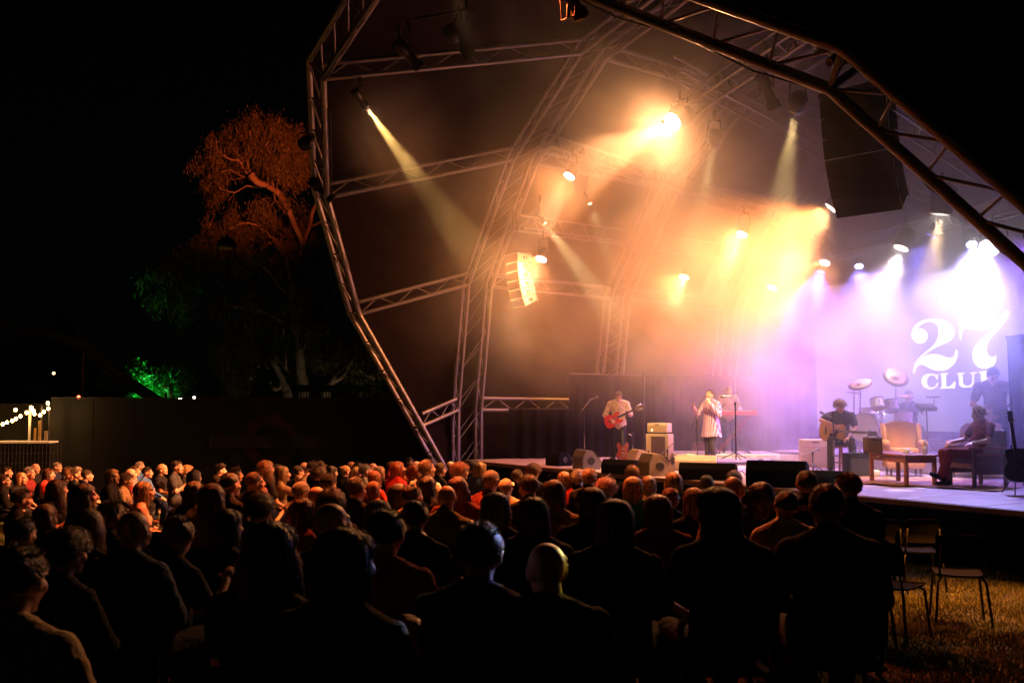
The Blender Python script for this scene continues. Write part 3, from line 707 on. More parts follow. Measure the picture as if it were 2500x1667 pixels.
def person(x, y, h, style, hc, top, label, ps=None, yaw=0., extra=None, ec='cream', rs=None, sk=None):
    """x,y pixel of the crown of the head, h apparent head height there"""
    d = .245*FPX/h; p = at(x, y, d)
    Hh = p.z-gz(p.y); standing = Hh > 1.47 or ps == 'stand'
    lo, hi = (1.12, 1.42) if not standing else (1.3, 1.82)
    for _ in range(60):                                      # slide along the sight line until the feet stand on the lawn
        if Hh < lo: d *= .985
        elif Hh > hi: d *= 1.012 if y > 995 else .99
        else: break
        p = at(x, y, d); Hh = p.z-gz(p.y)
    if ps is None: ps = random.choice(['lap', 'lapf', 'up', 'cross', 'drink', 'tilt', 'turn', 'lean'] if not standing else ['stand'])
    if standing: ps = 'stand'
    body, shirt, tr, H = pose(ps); base = (1.265 if ps != 'stand' else 1.72)+(.01 if style != 'none' else 0)
    s = Hh/base; ang = math.atan2(TARGET.y-p.y, TARGET.x-p.x)-math.pi/2+R(yaw)+R(random.gauss(0, 13))
    e = empty('person', (p.x, p.y, gz(p.y)), label, 'person', 'audience watching the show from the lawn', ang); e.scale = (s*1.03, s*1.05, s*1.02)
    skm = sk or SKINM
    obj('body', body, None, e); obj('shirt', shirt, cloth(top), e)
    if tr: obj('trousers', tr, cloth(random.choice(['black', 'navy', 'charcoal', 'denim'])), e)
    if style != 'none':
        obj('hair', hair(style, random.choice([0, 1]) if style in ('short', 'bob', 'long', 'curly') else 0), hairmat(hc), e, ml=H)
    for x_ in (extra or '').split():
        cr, pk, bn, gl = cap_meshes()
        if x_ == 'cap':
            c_ = obj('cap', cr, cloth(ec), e, ml=H); obj('peak', pk, cloth(ec), c_)
        if x_ == 'beanie': obj('beanie', bn, cloth(ec), e, ml=H)
        if x_ == 'glasses': obj('glasses', gl, GLS, e, ml=H)
        if x_ == 'headglasses': obj('sunglasses', gl, GLS, e, ml=H @ Matrix.Translation((0, -.03, .10)) @ Matrix.Rotation(R(35), 4, 'X'))
    PEOPLE_XY.append((p.x, p.y, ang, ps, h, s)); return e
P_ = person
AUD = '''3,1157,25,short,brown,black,man at the far left edge with a red lit face in the back row|
40,1196,55,short,dark,black,dark coated figure at the left edge behind the pale jacket|
95,1232,72,wavy,brown,black,dim wavy head low at the left in front of the patterned coat|
32,1266,92,short,dark,charcoal,shadowed head at the left edge just above the large blurred man|
150,1300,122,curly,dark,black,very dark curly head low at the left between the blurred man and the bald man|
430,1262,105,short,dark,black,black silhouette of a short haired head right of the bald man in glasses|
545,1243,95,bob,dark,black,dark silhouetted bob in shadow below the tan coat|
11,1140,20,short,dark,black,dim person at the back left in front of the wire mesh fence|
45,1153,30,bob,blond,black,woman with pale grey bob and dark coat near the left edge in the back row|
66,1141,32,side,grey,maroon,grey haired man with glasses and red lit face at the back left|g
82,1131,20,thinning,brown,black,bald person with an orange lit crown in front of the mesh fence|
98,1144,24,bob,dark,charcoal,pale faced woman with dark bob at the back left|
115,1144,24,short,auburn,red,person with a deep red lit face beside the pale faced woman|
137,1129,20,short,grey,navy,small purple lit head highest at the back left|
149,1146,33,buzz,sandy,black,man with shaved sandy hair and bright orange face in profile|
163,1140,30,short,dark,charcoal,dark haired man just behind the shaved man in profile|
189,1145,31,spiky,grey,black,man with short grey quiff tilting his face up to the stage|u
205,1147,24,short,dark,navy,person with purple lit profile beside the man with grey quiff|
268,1144,38,long,blond,black,woman with long blond hair and orange rim light standing clear of her row|
300,1157,28,curly,brown,beige,person with curly brown hair and patterned shawl behind the long haired blonde|
313,1143,25,thinning,grey,maroon,bald bearded man with a red face left of the striped blonde|
326,1137,24,short,brown,grey,man with short brown hair in a pale grey top at the back|
339,1127,22,short,grey,blue,grey topped head standing highest in the group by the blue striped jackets|
356,1140,25,short,black,blue,dark haired person in a blue lit jacket at the back|
397,1134,30,short,dark,black,person in a pale knitted beanie in the back row|b:beige
340,1176,52,long,blond,pink,woman with straight striped blond hair in a pale pink top|f
134,1170,52,wavy,dark,black,woman with dark wavy hair and heavy coat near the left|
198,1180,64,wavy,dark,black,dark haired woman with a red lit profile raising a drink|d
210,1244,100,long,sandy,black,woman with long straight sandy hair seen from behind low at the left|
275,1222,82,short,grey,charcoal,person with fuzzy grey crown behind the bald man in glasses|
310,1247,112,thinning,grey,denim,bald man in thin glasses and denim jacket in profile low left|g:l
16,1338,176,short,dark,cream,large blurred man in a pale jacket cut off by the left edge|l
428,1125,32,short,dark,charcoal,man with black hair and glasses standing above his row at centre left|g
457,1138,25,curly,blond,black,person with tousled blond hair right of the man in black glasses|
470,1147,40,bob,dark,black,dark bobbed woman close in front of the tousled blonde|
536,1136,28,spiky,dark,black,man with dark spiky hair alone at the back near the round sign|
522,1159,32,buzz,brown,charcoal,person with cropped hair below the spiky haired man|
570,1142,35,side,dark,black,man with sunglasses pushed up on swept dark hair|h
551,1155,58,pony,black,black,woman with black hair tied back showing a glowing ear|
610,1151,50,buzz,brown,black,man with shaved sides and short spiky top in near profile|
640,1124,40,curly_long,sandy,black,woman with long curly fair hair and sunglasses below the round sign|g
675,1133,25,short,dark,black,short dark head between the curly fair woman and the long blonde|
685,1138,38,long,blond,beige,woman with long straight fair hair holding up a phone|p
706,1138,33,short,dark,navy,young man with neat dark hair and clean profile at mid left|
738,1129,25,none,brown,maroon,bald head glowing orange at the back left of centre|
445,1178,60,bob,dark,black,back of a dark bobbed head with an orange neck at mid left|
505,1182,76,bob,brown,beige,woman with big brown streaked bob and tan coat from behind|b0
633,1188,46,bob,auburn,black,auburn bob seen from behind below the curly fair woman|
725,1157,36,thinning,sandy,black,balding sandy head directly below the orange bald head|
725,1178,50,short,grey,grey,person in a speckled grey knitted beanie at mid left|b:grey
620,1213,80,curly,dark,black,large dark curly head from behind at lower mid left|
700,1220,75,wavy,auburn,maroon,woman with loose wavy auburn hair and textured red scarf from behind|
761,1127,28,curly,dark,black,dark curly head at the back beside the green cap|
776,1126,26,short,dark,black,person in a dark green peaked cap in the back row|c:olive
771,1141,36,curly,brown,black,woman with brown curls and glowing cheek under the green cap|
801,1138,34,wavy,black,black,black haired woman with a green tinted edge to her hair|
791,1160,48,short,dark,black,man in a black beanie with a red ear at centre left|b:black
763,1188,62,none,brown,black,clean shaven red lit scalp seen from behind at centre left|
805,1200,72,curly,dark,black,dark curly crown just behind the large bald man|
812,1224,116,thinning,dark,black,large nearly bald man from behind with thick neck at left of centre|
838,1136,32,bun,blond,black,blonde woman with a messy bun at the back|
853,1141,34,pony,blond,black,blonde woman with tied back hair facing right beside the messy bun|
853,1127,24,none,grey,grey,bald pale head behind the blonde ponytail|
872,1128,26,long,brown,maroon,person in a dark flat cap with long hair below it|c:black
893,1133,36,short,grey,grey,grey cropped older man just right of the flat cap|
912,1131,24,none,brown,black,orange bald head peeking over the grey cropped man|
925,1138,33,bob,sandy,black,woman with fair fringe and straight bob in profile|
912,1149,40,bob,auburn,red,smiling auburn woman with a bob and red collar in profile|
866,1167,60,short,dark,black,man with dark wavy hair and heavy glasses wearing a striped shoulder top|g
910,1175,46,long,auburn,maroon,woman with long straight auburn hair in front of the smiling auburn woman|
953,1127,28,short,auburn,red,dim red head left of the long red hair in the back row|
972,1126,38,long,red,red,woman with long red hair and bright red top at the back|
997,1127,30,none,sandy,black,smooth orange head directly right of the long red hair|
1000,1118,20,curly,black,black,small dark curly head poking highest at the back centre|
1005,1132,38,bob,auburn,black,auburn bobbed woman with a warm profile below the dark curly head|
1043,1123,43,short,brown,white,big man in a white shirt lifting his chin near the truss foot|u
1067,1131,34,short,sandy,black,boy with sandy hair and dark jacket right of the white shirt man|
990,1160,38,bob,blond,black,top of a blond head with dark parting below the auburn bob|
1035,1163,52,long,dark,black,sleek long dark hair from behind in front of the white shirt|
970,1181,60,bob,black,black,black bobbed head from behind left of the cropped brown man|
1008,1184,62,short,brown,beige,man with cropped brown hair and pale shoulder from behind|
915,1223,92,long,sandy,black,long light brown hair from behind just left of centre|
935,1250,122,short,black,check,large man with short black hair and red checked shirt from behind|l
1005,1228,92,short,dark,black,person with short dark hair resting chin on a glowing hand|k
1098,1127,30,none,brown,black,bald orange head beside the foot of the second arch|
1115,1132,40,curly,auburn,black,auburn curly woman in profile at the foot of the second arch|
1118,1163,62,curly_long,auburn,maroon,big mass of long auburn curls from behind near centre|
1090,1187,68,none,brown,olive,bald man with glasses in an olive jacket seen from behind|g
1148,1125,32,curly,black,black,dark tangled head behind the fair one with sunglasses|
1170,1128,35,bob,blond,denim,fair haired woman with sunglasses pushed up on her head|h
1180,1153,52,short,grey,maroon,man in a grey baseball cap and dark red jacket near centre|c:grey
1257,1147,37,short,auburn,black,auburn haired man with glasses right of the grey cap|g
1297,1135,38,curly,auburn,charcoal,curly auburn man with glasses in front of the stage corner|g
1236,1170,46,short,sandy,cream,person in a light cream baseball cap near centre|c:cream
1293,1161,60,short,dark,black,dark haired young man with glowing cheek right of the cream cap|
1212,1203,90,bob,sandy,black,fair bob with dark crown and flicked ends from behind near centre|
1305,1212,96,very_long,dark,black,long dark brown hair from behind right of the flicked bob|
1163,1282,152,short,dark,denim,large man in the front with glasses and dark denim collar from behind|l
1342,1326,150,thinning,grey,black,balding man at the very front with blue and yellow light on his crown|l
1377,1151,42,bob,blond,red,blond bobbed woman in a bright red shirt before the stage|
1350,1172,70,long,auburn,beige,woman with sunglasses on long auburn hair and bare shoulder|h
1412,1150,42,curly,grey,black,grey tousled head before the purple lit stage monitor|
1440,1144,46,short,sandy,black,sandy haired man turning right before the black stage monitor|g
1541,1140,36,curly,red,black,red curly head level with the stage edge|
1480,1171,56,curly,red,maroon,round head of orange frizzy curls before the stage|
1547,1164,58,shaggy,blond,green,blond boy in a bright green shirt from behind|
1580,1162,45,shaggy,blond,grey,fair haired child right behind the green shirt boy|
1643,1153,52,bob,blond,charcoal,child with straight golden bob silhouetted on the stage edge|
1445,1190,82,very_long,dark,black,long dark hair from behind between the two red curly heads|
1497,1222,112,very_long,dark,black,woman with very long dark hair from behind with pink light down one side|
1608,1210,86,bob,auburn,maroon,round auburn bob with red lit shoulders from behind|
1628,1192,60,short,auburn,black,short auburn head with a red ear behind the round bob|
1698,1191,72,long,blond,black,long fair hair from behind right of the round auburn bob|
1725,1161,46,short,dark,black,dark short head before the cream stage monitor|
1758,1190,114,very_long,black,black,woman with very long black hair like a dark bell from behind|
1790,1153,40,curly,auburn,black,auburn curly top level with the cables on the stage|
1798,1166,76,thinning,grey,beige,grey balding man with a beard and pale shirt on the right|
1862,1177,76,wavy,dark,black,dark wavy hair from behind below the big black monitor|
1918,1195,82,buzz,black,cream,man with cropped hair and pale shirt with a yellow blue collar glint|
1970,1148,66,buzz,black,black,boy with sticking out ears silhouetted on the stage|
2023,1182,112,buzz,black,black,broad man in black from behind with a thin orange rim light|l
2075,1156,72,short,dark,black,man in a dark jacket at the right end of the audience|
830,1290,172,very_long,black,black,dark haired person in the front row with a rainbow streak on the hair|
640,1275,152,curly_long,black,black,darkest curly silhouette in the front row at the left|'''
for ln in AUD.split('\n'):
    a, fl = ln.rsplit('|', 1); f = a.split(',', 6); ps = None; ex = ''; ec = 'cream'; fl = fl.strip()
    x, y, h = float(f[0]), float(f[1]), float(f[2])
    if 'g' == fl[:1]: ex = 'glasses'
    if 'h' == fl[:1]: ex = 'headglasses'
    if fl == 'u': ps = 'up'
    if fl == 'k': ps = 'chin'
    if fl == 'd': ps = 'drink'
    if fl == 'p': ps = 'phone'
    if fl == 'f': ps = 'lapf'
    if fl in ('l', 'g:l'): ps = 'big'
    if fl.startswith('c:'): ex = 'cap'; ec = fl[2:]
    if fl.startswith('b:'): ex = 'beanie'; ec = fl[2:]
    person(x, y, h, f[3], f[4], f[5], f[6], ps=ps, extra=ex, ec=ec, yaw=(-6 if x < 700 else 4))
# chairs
CSEAT = None
def chair(p, ang, label, group='black plastic chairs on the lawn'):
    global CSEAT
    e = empty('stacking_chair', p, label, 'chair', group, ang)
    if CSEAT is None:
        a = MB(); V = []; n = 9; prof = [(.23, .455), (.20, .445), (.0, .435), (-.16, .445), (-.19, .455)]
        for (y, z) in prof:
            for i in range(n): u = -1+2*i/(n-1); V.append((u*.21, y, z+.012*u*u))
        F = [(j*n+i, j*n+i+1, (j+1)*n+i+1, (j+1)*n+i) for j in range(4) for i in range(n-1)]
        nV = len(V); V += [(x, y, z-.012) for x, y, z in V]; F += [tuple(nV+q for q in f)[::-1] for f in F]
        edge = [i for i in range(n)]+[n*j+n-1 for j in range(1, 5)]+[4*n+i for i in range(n-2, -1, -1)]+[n*j for j in range(3, 0, -1)]
        F += [(edge[i], edge[(i+1) % len(edge)], nV+edge[(i+1) % len(edge)], nV+edge[i]) for i in range(len(edge))]
        a.add(V, F)
        b = MB(); V = []; prof = [(-.20, .56), (-.215, .66), (-.235, .76), (-.255, .83)]
        for (y, z) in prof:
            for i in range(n):
                u = -1+2*i/(n-1); V.append((u*.215*(1-.06*(z > .8)), y+.03*u*u, z-(.03*abs(u)**6 if z > .8 else 0)))
        F = [(j*n+i, j*n+i+1, (j+1)*n+i+1, (j+1)*n+i) for j in range(3) for i in range(n-1)]
        nV = len(V); V += [(x, y-.012, z) for x, y, z in V]; F += [tuple(nV+q for q in f)[::-1] for f in F]
        edge = [i for i in range(n)]+[n*j+n-1 for j in range(1, 4)]+[3*n+i for i in range(n-2, -1, -1)]+[n*j for j in range(2, 0, -1)]
        F += [(edge[i], edge[(i+1) % len(edge)], nV+edge[(i+1) % len(edge)], nV+edge[i]) for i in range(len(edge))]
        b.add(V, F)
        CSEAT = (a.mesh('seat', True), b.mesh('backrest', True))
    obj('seat', CSEAT[0], PLAS, e); obj('backrest', CSEAT[1], PLAS, e)
    key = 'legs'
    if key not in _bc:
        L = {}
        for sx in (-1, 1):
            for nm, y0, y1 in (('f', .19, .25), ('b', -.15, -.24)):
                V, F = tubegeo([(sx*.17, y0, .43), (sx*.20, (y0+y1)/2, .40), (sx*.235, y1, .0)], .0125, 8); L[(sx, nm)] = mesh('leg', V, F, True)
        V, F = tubegeo([(-.18, -.15, .42), (-.185, -.19, .50), (-.17, -.235, .72)], .011, 8); L['ul'] = mesh('upright', V, F, True)
        V, F = tubegeo([(.18, -.15, .42), (.185, -.19, .50), (.17, -.235, .72)], .011, 8); L['ur'] = mesh('upright', V, F, True)
        _bc[key] = L
    for k, me in _bc[key].items(): obj('leg' if isinstance(k, tuple) else 'back_upright', me, BLK, e)
    return e
PLAS = M('black_chair_plastic', (.005, .005, .006), .9, bump=.05, spec=.03)
def gp(x, y):          # point of the lawn under a pixel
    r = ray(x, y); k = 1.
    lo, hi = 1., 60.
    for _ in range(40):
        m = (lo+hi)/2; p = Vector((0, 0, CAMZ))+r*m
        if p.z < gz(p.y): hi = m
        else: lo = m
    return Vector((0, 0, CAMZ))+r*lo
TA = lambda p, dy=0: math.atan2(TARGET.y-p.y, TARGET.x-p.x)-math.pi/2+R(dy)
for (x, y, dy, lab) in ((2345, 1520, -14, 'rightmost empty black chair with light on its seat edge'), (2245, 1440, -8, 'empty black chair with a pale lit back rim behind the others'),
                        (2175, 1560, -38, 'empty black chair turned side on with two splayed legs on the lit grass'), (2150, 1440, -4, 'black chair at the row end beside the man in the dark jacket')):
    p = gp(x, y); chair(p, TA(p, dy), lab)
near = sorted([q for q in PEOPLE_XY if q[3] != 'stand' and q[4] >= 42], key=lambda q: -q[4])
for (x, y, a, ps, h, s) in near:
    c = chair((x, y, gz(y)), a, 'black plastic chair hidden under a seated member of the audience', 'black plastic chairs occupied by the audience'); c.scale = (s*.98,)*3
# ---------------------------------------------------------------- stage gear
def rz(a): return Quaternion((0, 0, 1), a)
def LRS(p, q=None, s=None): return Matrix.LocRotScale(Vector(p), q, s)
I4 = Matrix.Identity(4)
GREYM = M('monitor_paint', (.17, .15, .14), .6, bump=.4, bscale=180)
DISC = M('speaker_cone', (.02, .02, .02), .7)
def wedge(px_, py_, W, H, D, label, mat=BLKM, rot=0., dz=0.):
    p = onz(px_, py_, STZ+dz); e = empty('stage_monitor', p, label, 'stage monitor', 'wedge monitors on the stage', STAGE_ROT+R(rot))
    prof = [(-D/2, 0), (D*.38, 0), (D*.5, H*.3), (D*.12, H*.88), (-D*.1, H), (-D*.34, H), (-D/2, H*.62)]
    bm = bmesh.new(); vs = [[bm.verts.new((x, y, z)) for y, z in prof] for x in (-W/2, W/2)]; n = len(prof)
    bm.faces.new(vs[0]); bm.faces.new(vs[1][::-1])
    for i in range(n): bm.faces.new((vs[0][i], vs[1][i], vs[1][(i+1) % n], vs[0][(i+1) % n]))
    bmesh.ops.recalc_face_normals(bm, faces=bm.faces[:]); bmesh.ops.bevel(bm, geom=bm.edges[:], offset=.012, segments=2, affect='EDGES')
    me = bpy.data.meshes.new('cabinet'); bm.to_mesh(me); bm.free(); obj('cabinet', me, mat, e)
    a = math.atan2(H*.58, -D*.38)                                     # sloping grille
    obj('grille', boxmesh((W*.9, math.hypot(D*.38, H*.58)*.88, .012), .003), DISC, e, ml=LRS((0, D*.31+.008, H*.59+.006), Quaternion((1, 0, 0), a-math.pi)))
    V, F = lathegeo([(H*.20, 0), (H*.21, .01), (H*.16, .012), (H*.07, .004), (.001, .006)], 20)
    obj('side_horn', mesh('side_horn', V, F, True), DISC, e, ml=LRS((W/2+.002, -D*.08, H*.45), Quaternion((0, 1, 0), math.pi/2)))
    obj('handle_slot', boxmesh((.006, D*.26, .02), .004), DISC, e, ml=LRS((W/2+.002, D*.18, H*.74), Quaternion((1, 0, 0), -.85)))
    return e
wedge(1366, 1136, .52, .30, .42, 'small black monitor at the left corner of the stage')
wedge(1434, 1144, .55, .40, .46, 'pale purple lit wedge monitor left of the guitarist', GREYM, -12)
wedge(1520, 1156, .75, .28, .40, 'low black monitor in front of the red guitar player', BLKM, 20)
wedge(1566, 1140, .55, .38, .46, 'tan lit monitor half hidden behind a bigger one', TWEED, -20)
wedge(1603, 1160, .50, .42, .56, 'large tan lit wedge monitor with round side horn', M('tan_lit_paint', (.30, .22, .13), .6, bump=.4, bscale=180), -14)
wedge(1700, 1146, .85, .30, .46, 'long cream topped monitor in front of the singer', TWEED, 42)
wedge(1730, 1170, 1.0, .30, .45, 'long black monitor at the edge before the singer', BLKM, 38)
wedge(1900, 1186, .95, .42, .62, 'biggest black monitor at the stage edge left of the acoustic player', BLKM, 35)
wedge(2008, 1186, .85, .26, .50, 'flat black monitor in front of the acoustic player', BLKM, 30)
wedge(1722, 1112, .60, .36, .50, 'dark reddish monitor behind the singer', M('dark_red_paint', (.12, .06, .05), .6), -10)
# amplifiers
def amp(p, ang, w, d, h, label, kind='cab', head=False, grill=GRILL, shell=TWEED, group='guitar amplifiers'):
    e = empty('guitar_amplifier', p, label, 'amplifier', group, ang)
    obj('cabinet', boxmesh((w, d, h), .018), shell, e, ml=LRS((0, 0, h/2+.02)))
    if kind == 'cab':
        obj('grille', boxmesh((w*.62, .012, h*.86), .004), grill, e, ml=LRS((w*.06, -d/2-.004, h/2+.01)))
        obj('badge', mesh('badge', *lathegeo([(.028, 0), (.03, .004)], 16)), BLK, e, ml=LRS((-w*.38, -d/2-.002, h*.38), Quaternion((1, 0, 0), math.pi/2), Vector((.8, 1.4, 1))))
    else:
        obj('grille', boxmesh((w*.88, .012, h*.74), .004), grill, e, ml=LRS((0, -d/2-.004, h*.44)))
        obj('badge', boxmesh((w*.22, .008, .025), .002), BLK, e, ml=LRS((0, -d/2-.004, h*.93)))
    obj('handle', mesh('handle', *tubegeo([(-.1, 0, 0), (-.08, 0, .03), (.08, 0, .03), (.1, 0, 0)], .009, 6)), BLK, e, ml=LRS((0, 0, h+.02)))
    for sx in (-1, 1):
        for sy in (-1, 1): obj('foot', boxmesh((.04, .04, .022), .004), BLK, e, ml=LRS((sx*w*.42, sy*d*.38, .011)))
    return e
pA = onz(1611, 1131)
amp(pA, R(-36), .58, .28, .66, 'cream speaker cabinet with brown grille left of the singer')
e = amp(pA+Vector((0, 0, .70)), R(-36), .52, .24, .21, 'cream amplifier head with a glowing jewel lamp on the cream cabinet', 'combo', grill=M('tan_panel', (.40, .26, .12), .6))
obj('jewel_lamp', mesh('jewel_lamp', *lathegeo([(.009, 0), (.009, .008), (.004, .012)], 10)), M('jewel', (.5, .1, .02), .3, emit=(1, .6, .25), es=60), e, ml=LRS((-.13, -.128, .07), Quaternion((1, 0, 0), math.pi/2)))
amp(onz(1990, 1144), R(-8), .62, .26, .60, 'cream combo amplifier with tan grille left of the acoustic player', 'combo', grill=GRILLT)
amp(at(2131, 1104, 17.1)-Vector((0, 0, .02)), R(4), .28, .18, .26, 'small brown practice amplifier standing on the wooden table', 'combo', shell=M('brown_tolex', (.09, .05, .03), .8), grill=GRILL)
amp(onz(2380, 1122)+Vector((0, 0, .0)), R(-10), .62, .4, .58, 'dark bass cabinet at the bottom of the stack near the screen', 'combo', shell=BLKM, grill=DISC)
amp(onz(2380, 1122)+Vector((0, 0, .60)), R(-10), .56, .38, .58, 'dark bass cabinet on top of the stack near the screen', 'combo', shell=BLKM, grill=DISC)
amp(onz(2092, 1163), R(6), .42, .3, .42, 'small dark amplifier under the wooden table beside the stool', 'combo', shell=BLKM, grill=DISC)
# microphone stands
MICM = M('mic_grille', (.2, .2, .2), .3, .9)
def micstand(foot, hgt, b0, b1, label, mic=True, tripod=True, col=BLK):
    """foot point, pole height, boom from b0 to b1 (world)"""
    e = empty('microphone_stand', foot, label, 'microphone stand', 'microphone stands on the stage')
    top = foot+Vector((0, 0, hgt))
    bar('pole', foot, top, .013, col, e); bar('sleeve', foot+Vector((0, 0, hgt*.30)), foot+Vector((0, 0, hgt*.56)), .017, STEEL, e)
    if tripod:
        for k in range(3): a = k*2.1+.6; bar('leg', foot+Vector((0, 0, .14)), foot+Vector((.3*math.cos(a), .3*math.sin(a), .012)), .010, col, e)
    else: obj('base', mesh('base', *lathegeo([(.13, 0), (.13, .02), (.02, .03)], 24)), col, e, ml=I4)
    bar('boom', b0, b1, .009, STEEL, e); bar('clutch', top-Vector((0, 0, .03)), top+Vector((0, 0, .035)), .022, col, e)
    if mic:
        d = (b1-b0).normalized(); u = (d+Vector((0, 0, -.55))).normalized() if d.z > .5 else d
        mm = along(b1-u*.02, b1+u*.2)
        V, F = lathegeo([(.010, -.02), (.013, .0), (.017, .12), (.020, .135), (.027, .15), (.027, .175), (.018, .195), (.004, .2)], 16)
        obj('microphone', mesh('microphone', V, F, True), MICM, e, mw=mm)
    return e
d1 = 22.3; f1 = onz(1427, 1131)
micstand(f1, 1.17, at(1419, 1003, f1.y), at(1443, 974, f1.y), 'microphone on a long boom left of the red guitar player')
fs = onz(1703, 1140)
micstand(fs, .98, at(1685, 1058, fs.y-.05), at(1713, 978, fs.y-.1), 'singer\'s boom microphone stand in front of her')
fa = onz(2037, 1158)
micstand(fa, 1.18, at(2030, 1019, fa.y-.1), at(2020, 1014, fa.y-.12), 'microphone stand in front of the seated acoustic guitarist', tripod=False)
fk = onz(1797, 1122, STZ+.26)
micstand(fk, 1.10, at(1812, 990, fk.y-.2), at(1780, 968, fk.y-.25), 'microphone boom over the red keyboard')
fd = onz(2137, 1122)
micstand(fd, 1.12, at(2129, 990, fd.y), at(2152, 958, fd.y), 'pale boom microphone right of the acoustic guitarist')
fd = onz(2190, 1112)
micstand(fd, 2.15, at(2190, 870, fd.y), at(2190, 848, fd.y), 'very tall thin overhead microphone pole by the big cymbal')
fd = onz(1985, 1150)
micstand(fd, .35, fd+Vector((-.25, -.1, .33)), fd+Vector((-.02, -.05, .40)), 'short boom microphone before the cream combo amplifier')
fd = onz(1630, 1136)
micstand(fd, .32, fd+Vector((.12, -.1, .50)), fd+Vector((-.05, -.03, .33)), 'short boom microphone before the cream cabinet')
fd = onz(1545, 1122)
micstand(fd, .62, fd+Vector((-.02, 0, .6)), fd+Vector((-.1, 0, .64)), 'low guitar stand pole behind the red guitar player', mic=False)
# rolling riser
RIS = M('riser_aluminium', (.62, .55, .45), .4, .5, var=.1)
RTOP = M('riser_top', (.10, .09, .09), .7)
e = empty('rolling_riser', Vector((4.85, 23.1, STZ)), 'low wheeled riser with aluminium sides under the keyboard player', 'riser', None, R(-3))
obj('top', boxmesh((2.25, 1.5, .02), .003), RTOP, e, ml=LRS((0, 0, .252)))
for y_ in (-.76, .76): obj('side_rail', boxmesh((2.3, .03, .11), .006), RIS, e, ml=LRS((0, y_, .2)))
for x_ in (-1.14, 1.14): obj('end_rail', boxmesh((.03, 1.46, .11), .006), RIS, e, ml=LRS((x_, 0, .2)))
for y_ in (-.778,): 
    for k in (-.8, -.25, .3, .85): obj('slot', boxmesh((.42, .006, .014), .002), BLK, e, ml=LRS((k, y_, .2)))
for x_ in (-1.0, 1.0):
    for y_ in (-.62, .62):
        c = obj('caster', mesh('caster', *lathegeo([(.055, -.018), (.06, -.012), (.06, .012), (.055, .018)], 20), smooth=False), BLK, e, ml=LRS((x_, y_, .06), Quaternion((1, 0, 0), math.pi/2)))
        obj('fork', boxmesh((.05, .06, .08), .008), STEEL, c, ml=LRS((0, .09, 0), Quaternion((1, 0, 0), -math.pi/2)))
# band riser at the back
e = empty('drum_riser', ST(6.3, 6.3, STZ), 'low dark riser under the drummer and bass player', 'riser', None, STAGE_ROT)
for i in range(4): obj('deck_panel', boxmesh((1.48, 2.4, .06), .006), RTOP, e, ml=LRS((-2.25+1.5*i, 0, .27)))
obj('fascia', boxmesh((6.0, .03, .22), .004), RIS, e, ml=LRS((0, -1.22, .12)))
for i in range(5): obj('leg', boxmesh((.06, .06, .24), .004), BLK, e, ml=LRS((-2.9+1.45*i, 1.1, .12)))
# keyboard
kp = Vector((4.98, 22.55, STZ+.26))
e = empty('stage_keyboard', kp+Vector((0, 0, .86)), 'red stage keyboard in front of the standing player', 'keyboard', None, R(4))
obj('case', boxmesh((1.05, .33, .09), .015), REDK, e, ml=LRS((0, 0, .045)))
KW = M('ivory_keys', (.8, .78, .72), .3)
for i in range(36): obj('white_key', boxmesh((.022, .14, .012), .002), KW, e, ml=LRS((-.42+i*.0238, .07, .095)))
for i in range(36):
    if i % 7 not in (2, 6): obj('black_key', boxmesh((.011, .09, .012), .002), BLK, e, ml=LRS((-.408+i*.0238, .045, .106)))
obj('control_strip', boxmesh((1.0, .1, .012), .003), BLK, e, ml=LRS((0, -.09, .093)))
e = empty('keyboard_stand', kp, 'folding x shaped stand under the red keyboard', 'stand')
for y_ in (-.14, .14):
    bar('leg', kp+Vector((-.35, y_, .02)), kp+Vector((.38, y_, .84)), .012, M('dull_red_stand', (.12, .01, .01), .5), e); bar('leg', kp+Vector((.35, y_, .02)), kp+Vector((-.38, y_, .84)), .014, BLK, e)
for x_ in (-.35, .35): bar('foot_bar', kp+Vector((x_, -.22, .015)), kp+Vector((x_, .22, .015)), .015, BLK, e)
# ---- furniture
def furn_table():
    c = Vector((6.62, 17.0, STZ)); ax = Vector((.16, -.987, 0)); a = math.atan2(ax.y, ax.x)
    e = empty('coffee_table', c, 'reddish wooden coffee table holding a mug bottle and small amplifier', 'table', None, a)
    obj('top', boxmesh((1.28, .62, .032), .006), WOODR, e, ml=LRS((0, 0, .5)))
    for y_ in (-.25, .25): obj('apron', boxmesh((1.1, .022, .10), .003), WOODR, e, ml=LRS((0, y_, .43)))
    for x_ in (-.54, .54): obj('end_apron', boxmesh((.022, .46, .10), .003), WOODR, e, ml=LRS((x_, 0, .43)))
    for x_ in (-.55, .55):
        for y_ in (-.25, .25): obj('leg', boxmesh((.06, .06, .482), .006), WOODR, e, ml=LRS((x_, y_, .241)))
    obj('drawer_pull', boxmesh((.12, .012, .02), .004), TWEED, e, ml=LRS((-.3, -.267, .44)))
    return c, a
tc, ta = furn_table()
def tp(x, y, z=.516): return tc+Matrix.Rotation(ta, 3, 'Z') @ Vector((x, y, z))
e = empty('mug', tp(.25, -.05), 'pale enamel mug on the wooden table', 'mug')
obj('cup', mesh('cup', *lathegeo([(.034, 0), (.037, .002), (.041, .09), (.037, .09), (.034, .01), (.001, .008)], 24), smooth=True), WHITE, e)
obj('handle', mesh('handle', *tubegeo([(-.038, 0, .02), (-.065, 0, .03), (-.065, 0, .065), (-.038, 0, .075)], .006, 8), smooth=True), WHITE, e)
e = empty('water_bottle', tp(.54, .1), 'clear plastic water bottle on the wooden table', 'bottle')
PET = M('clear_pet', (.75, .75, .78), .1, trans=.6)
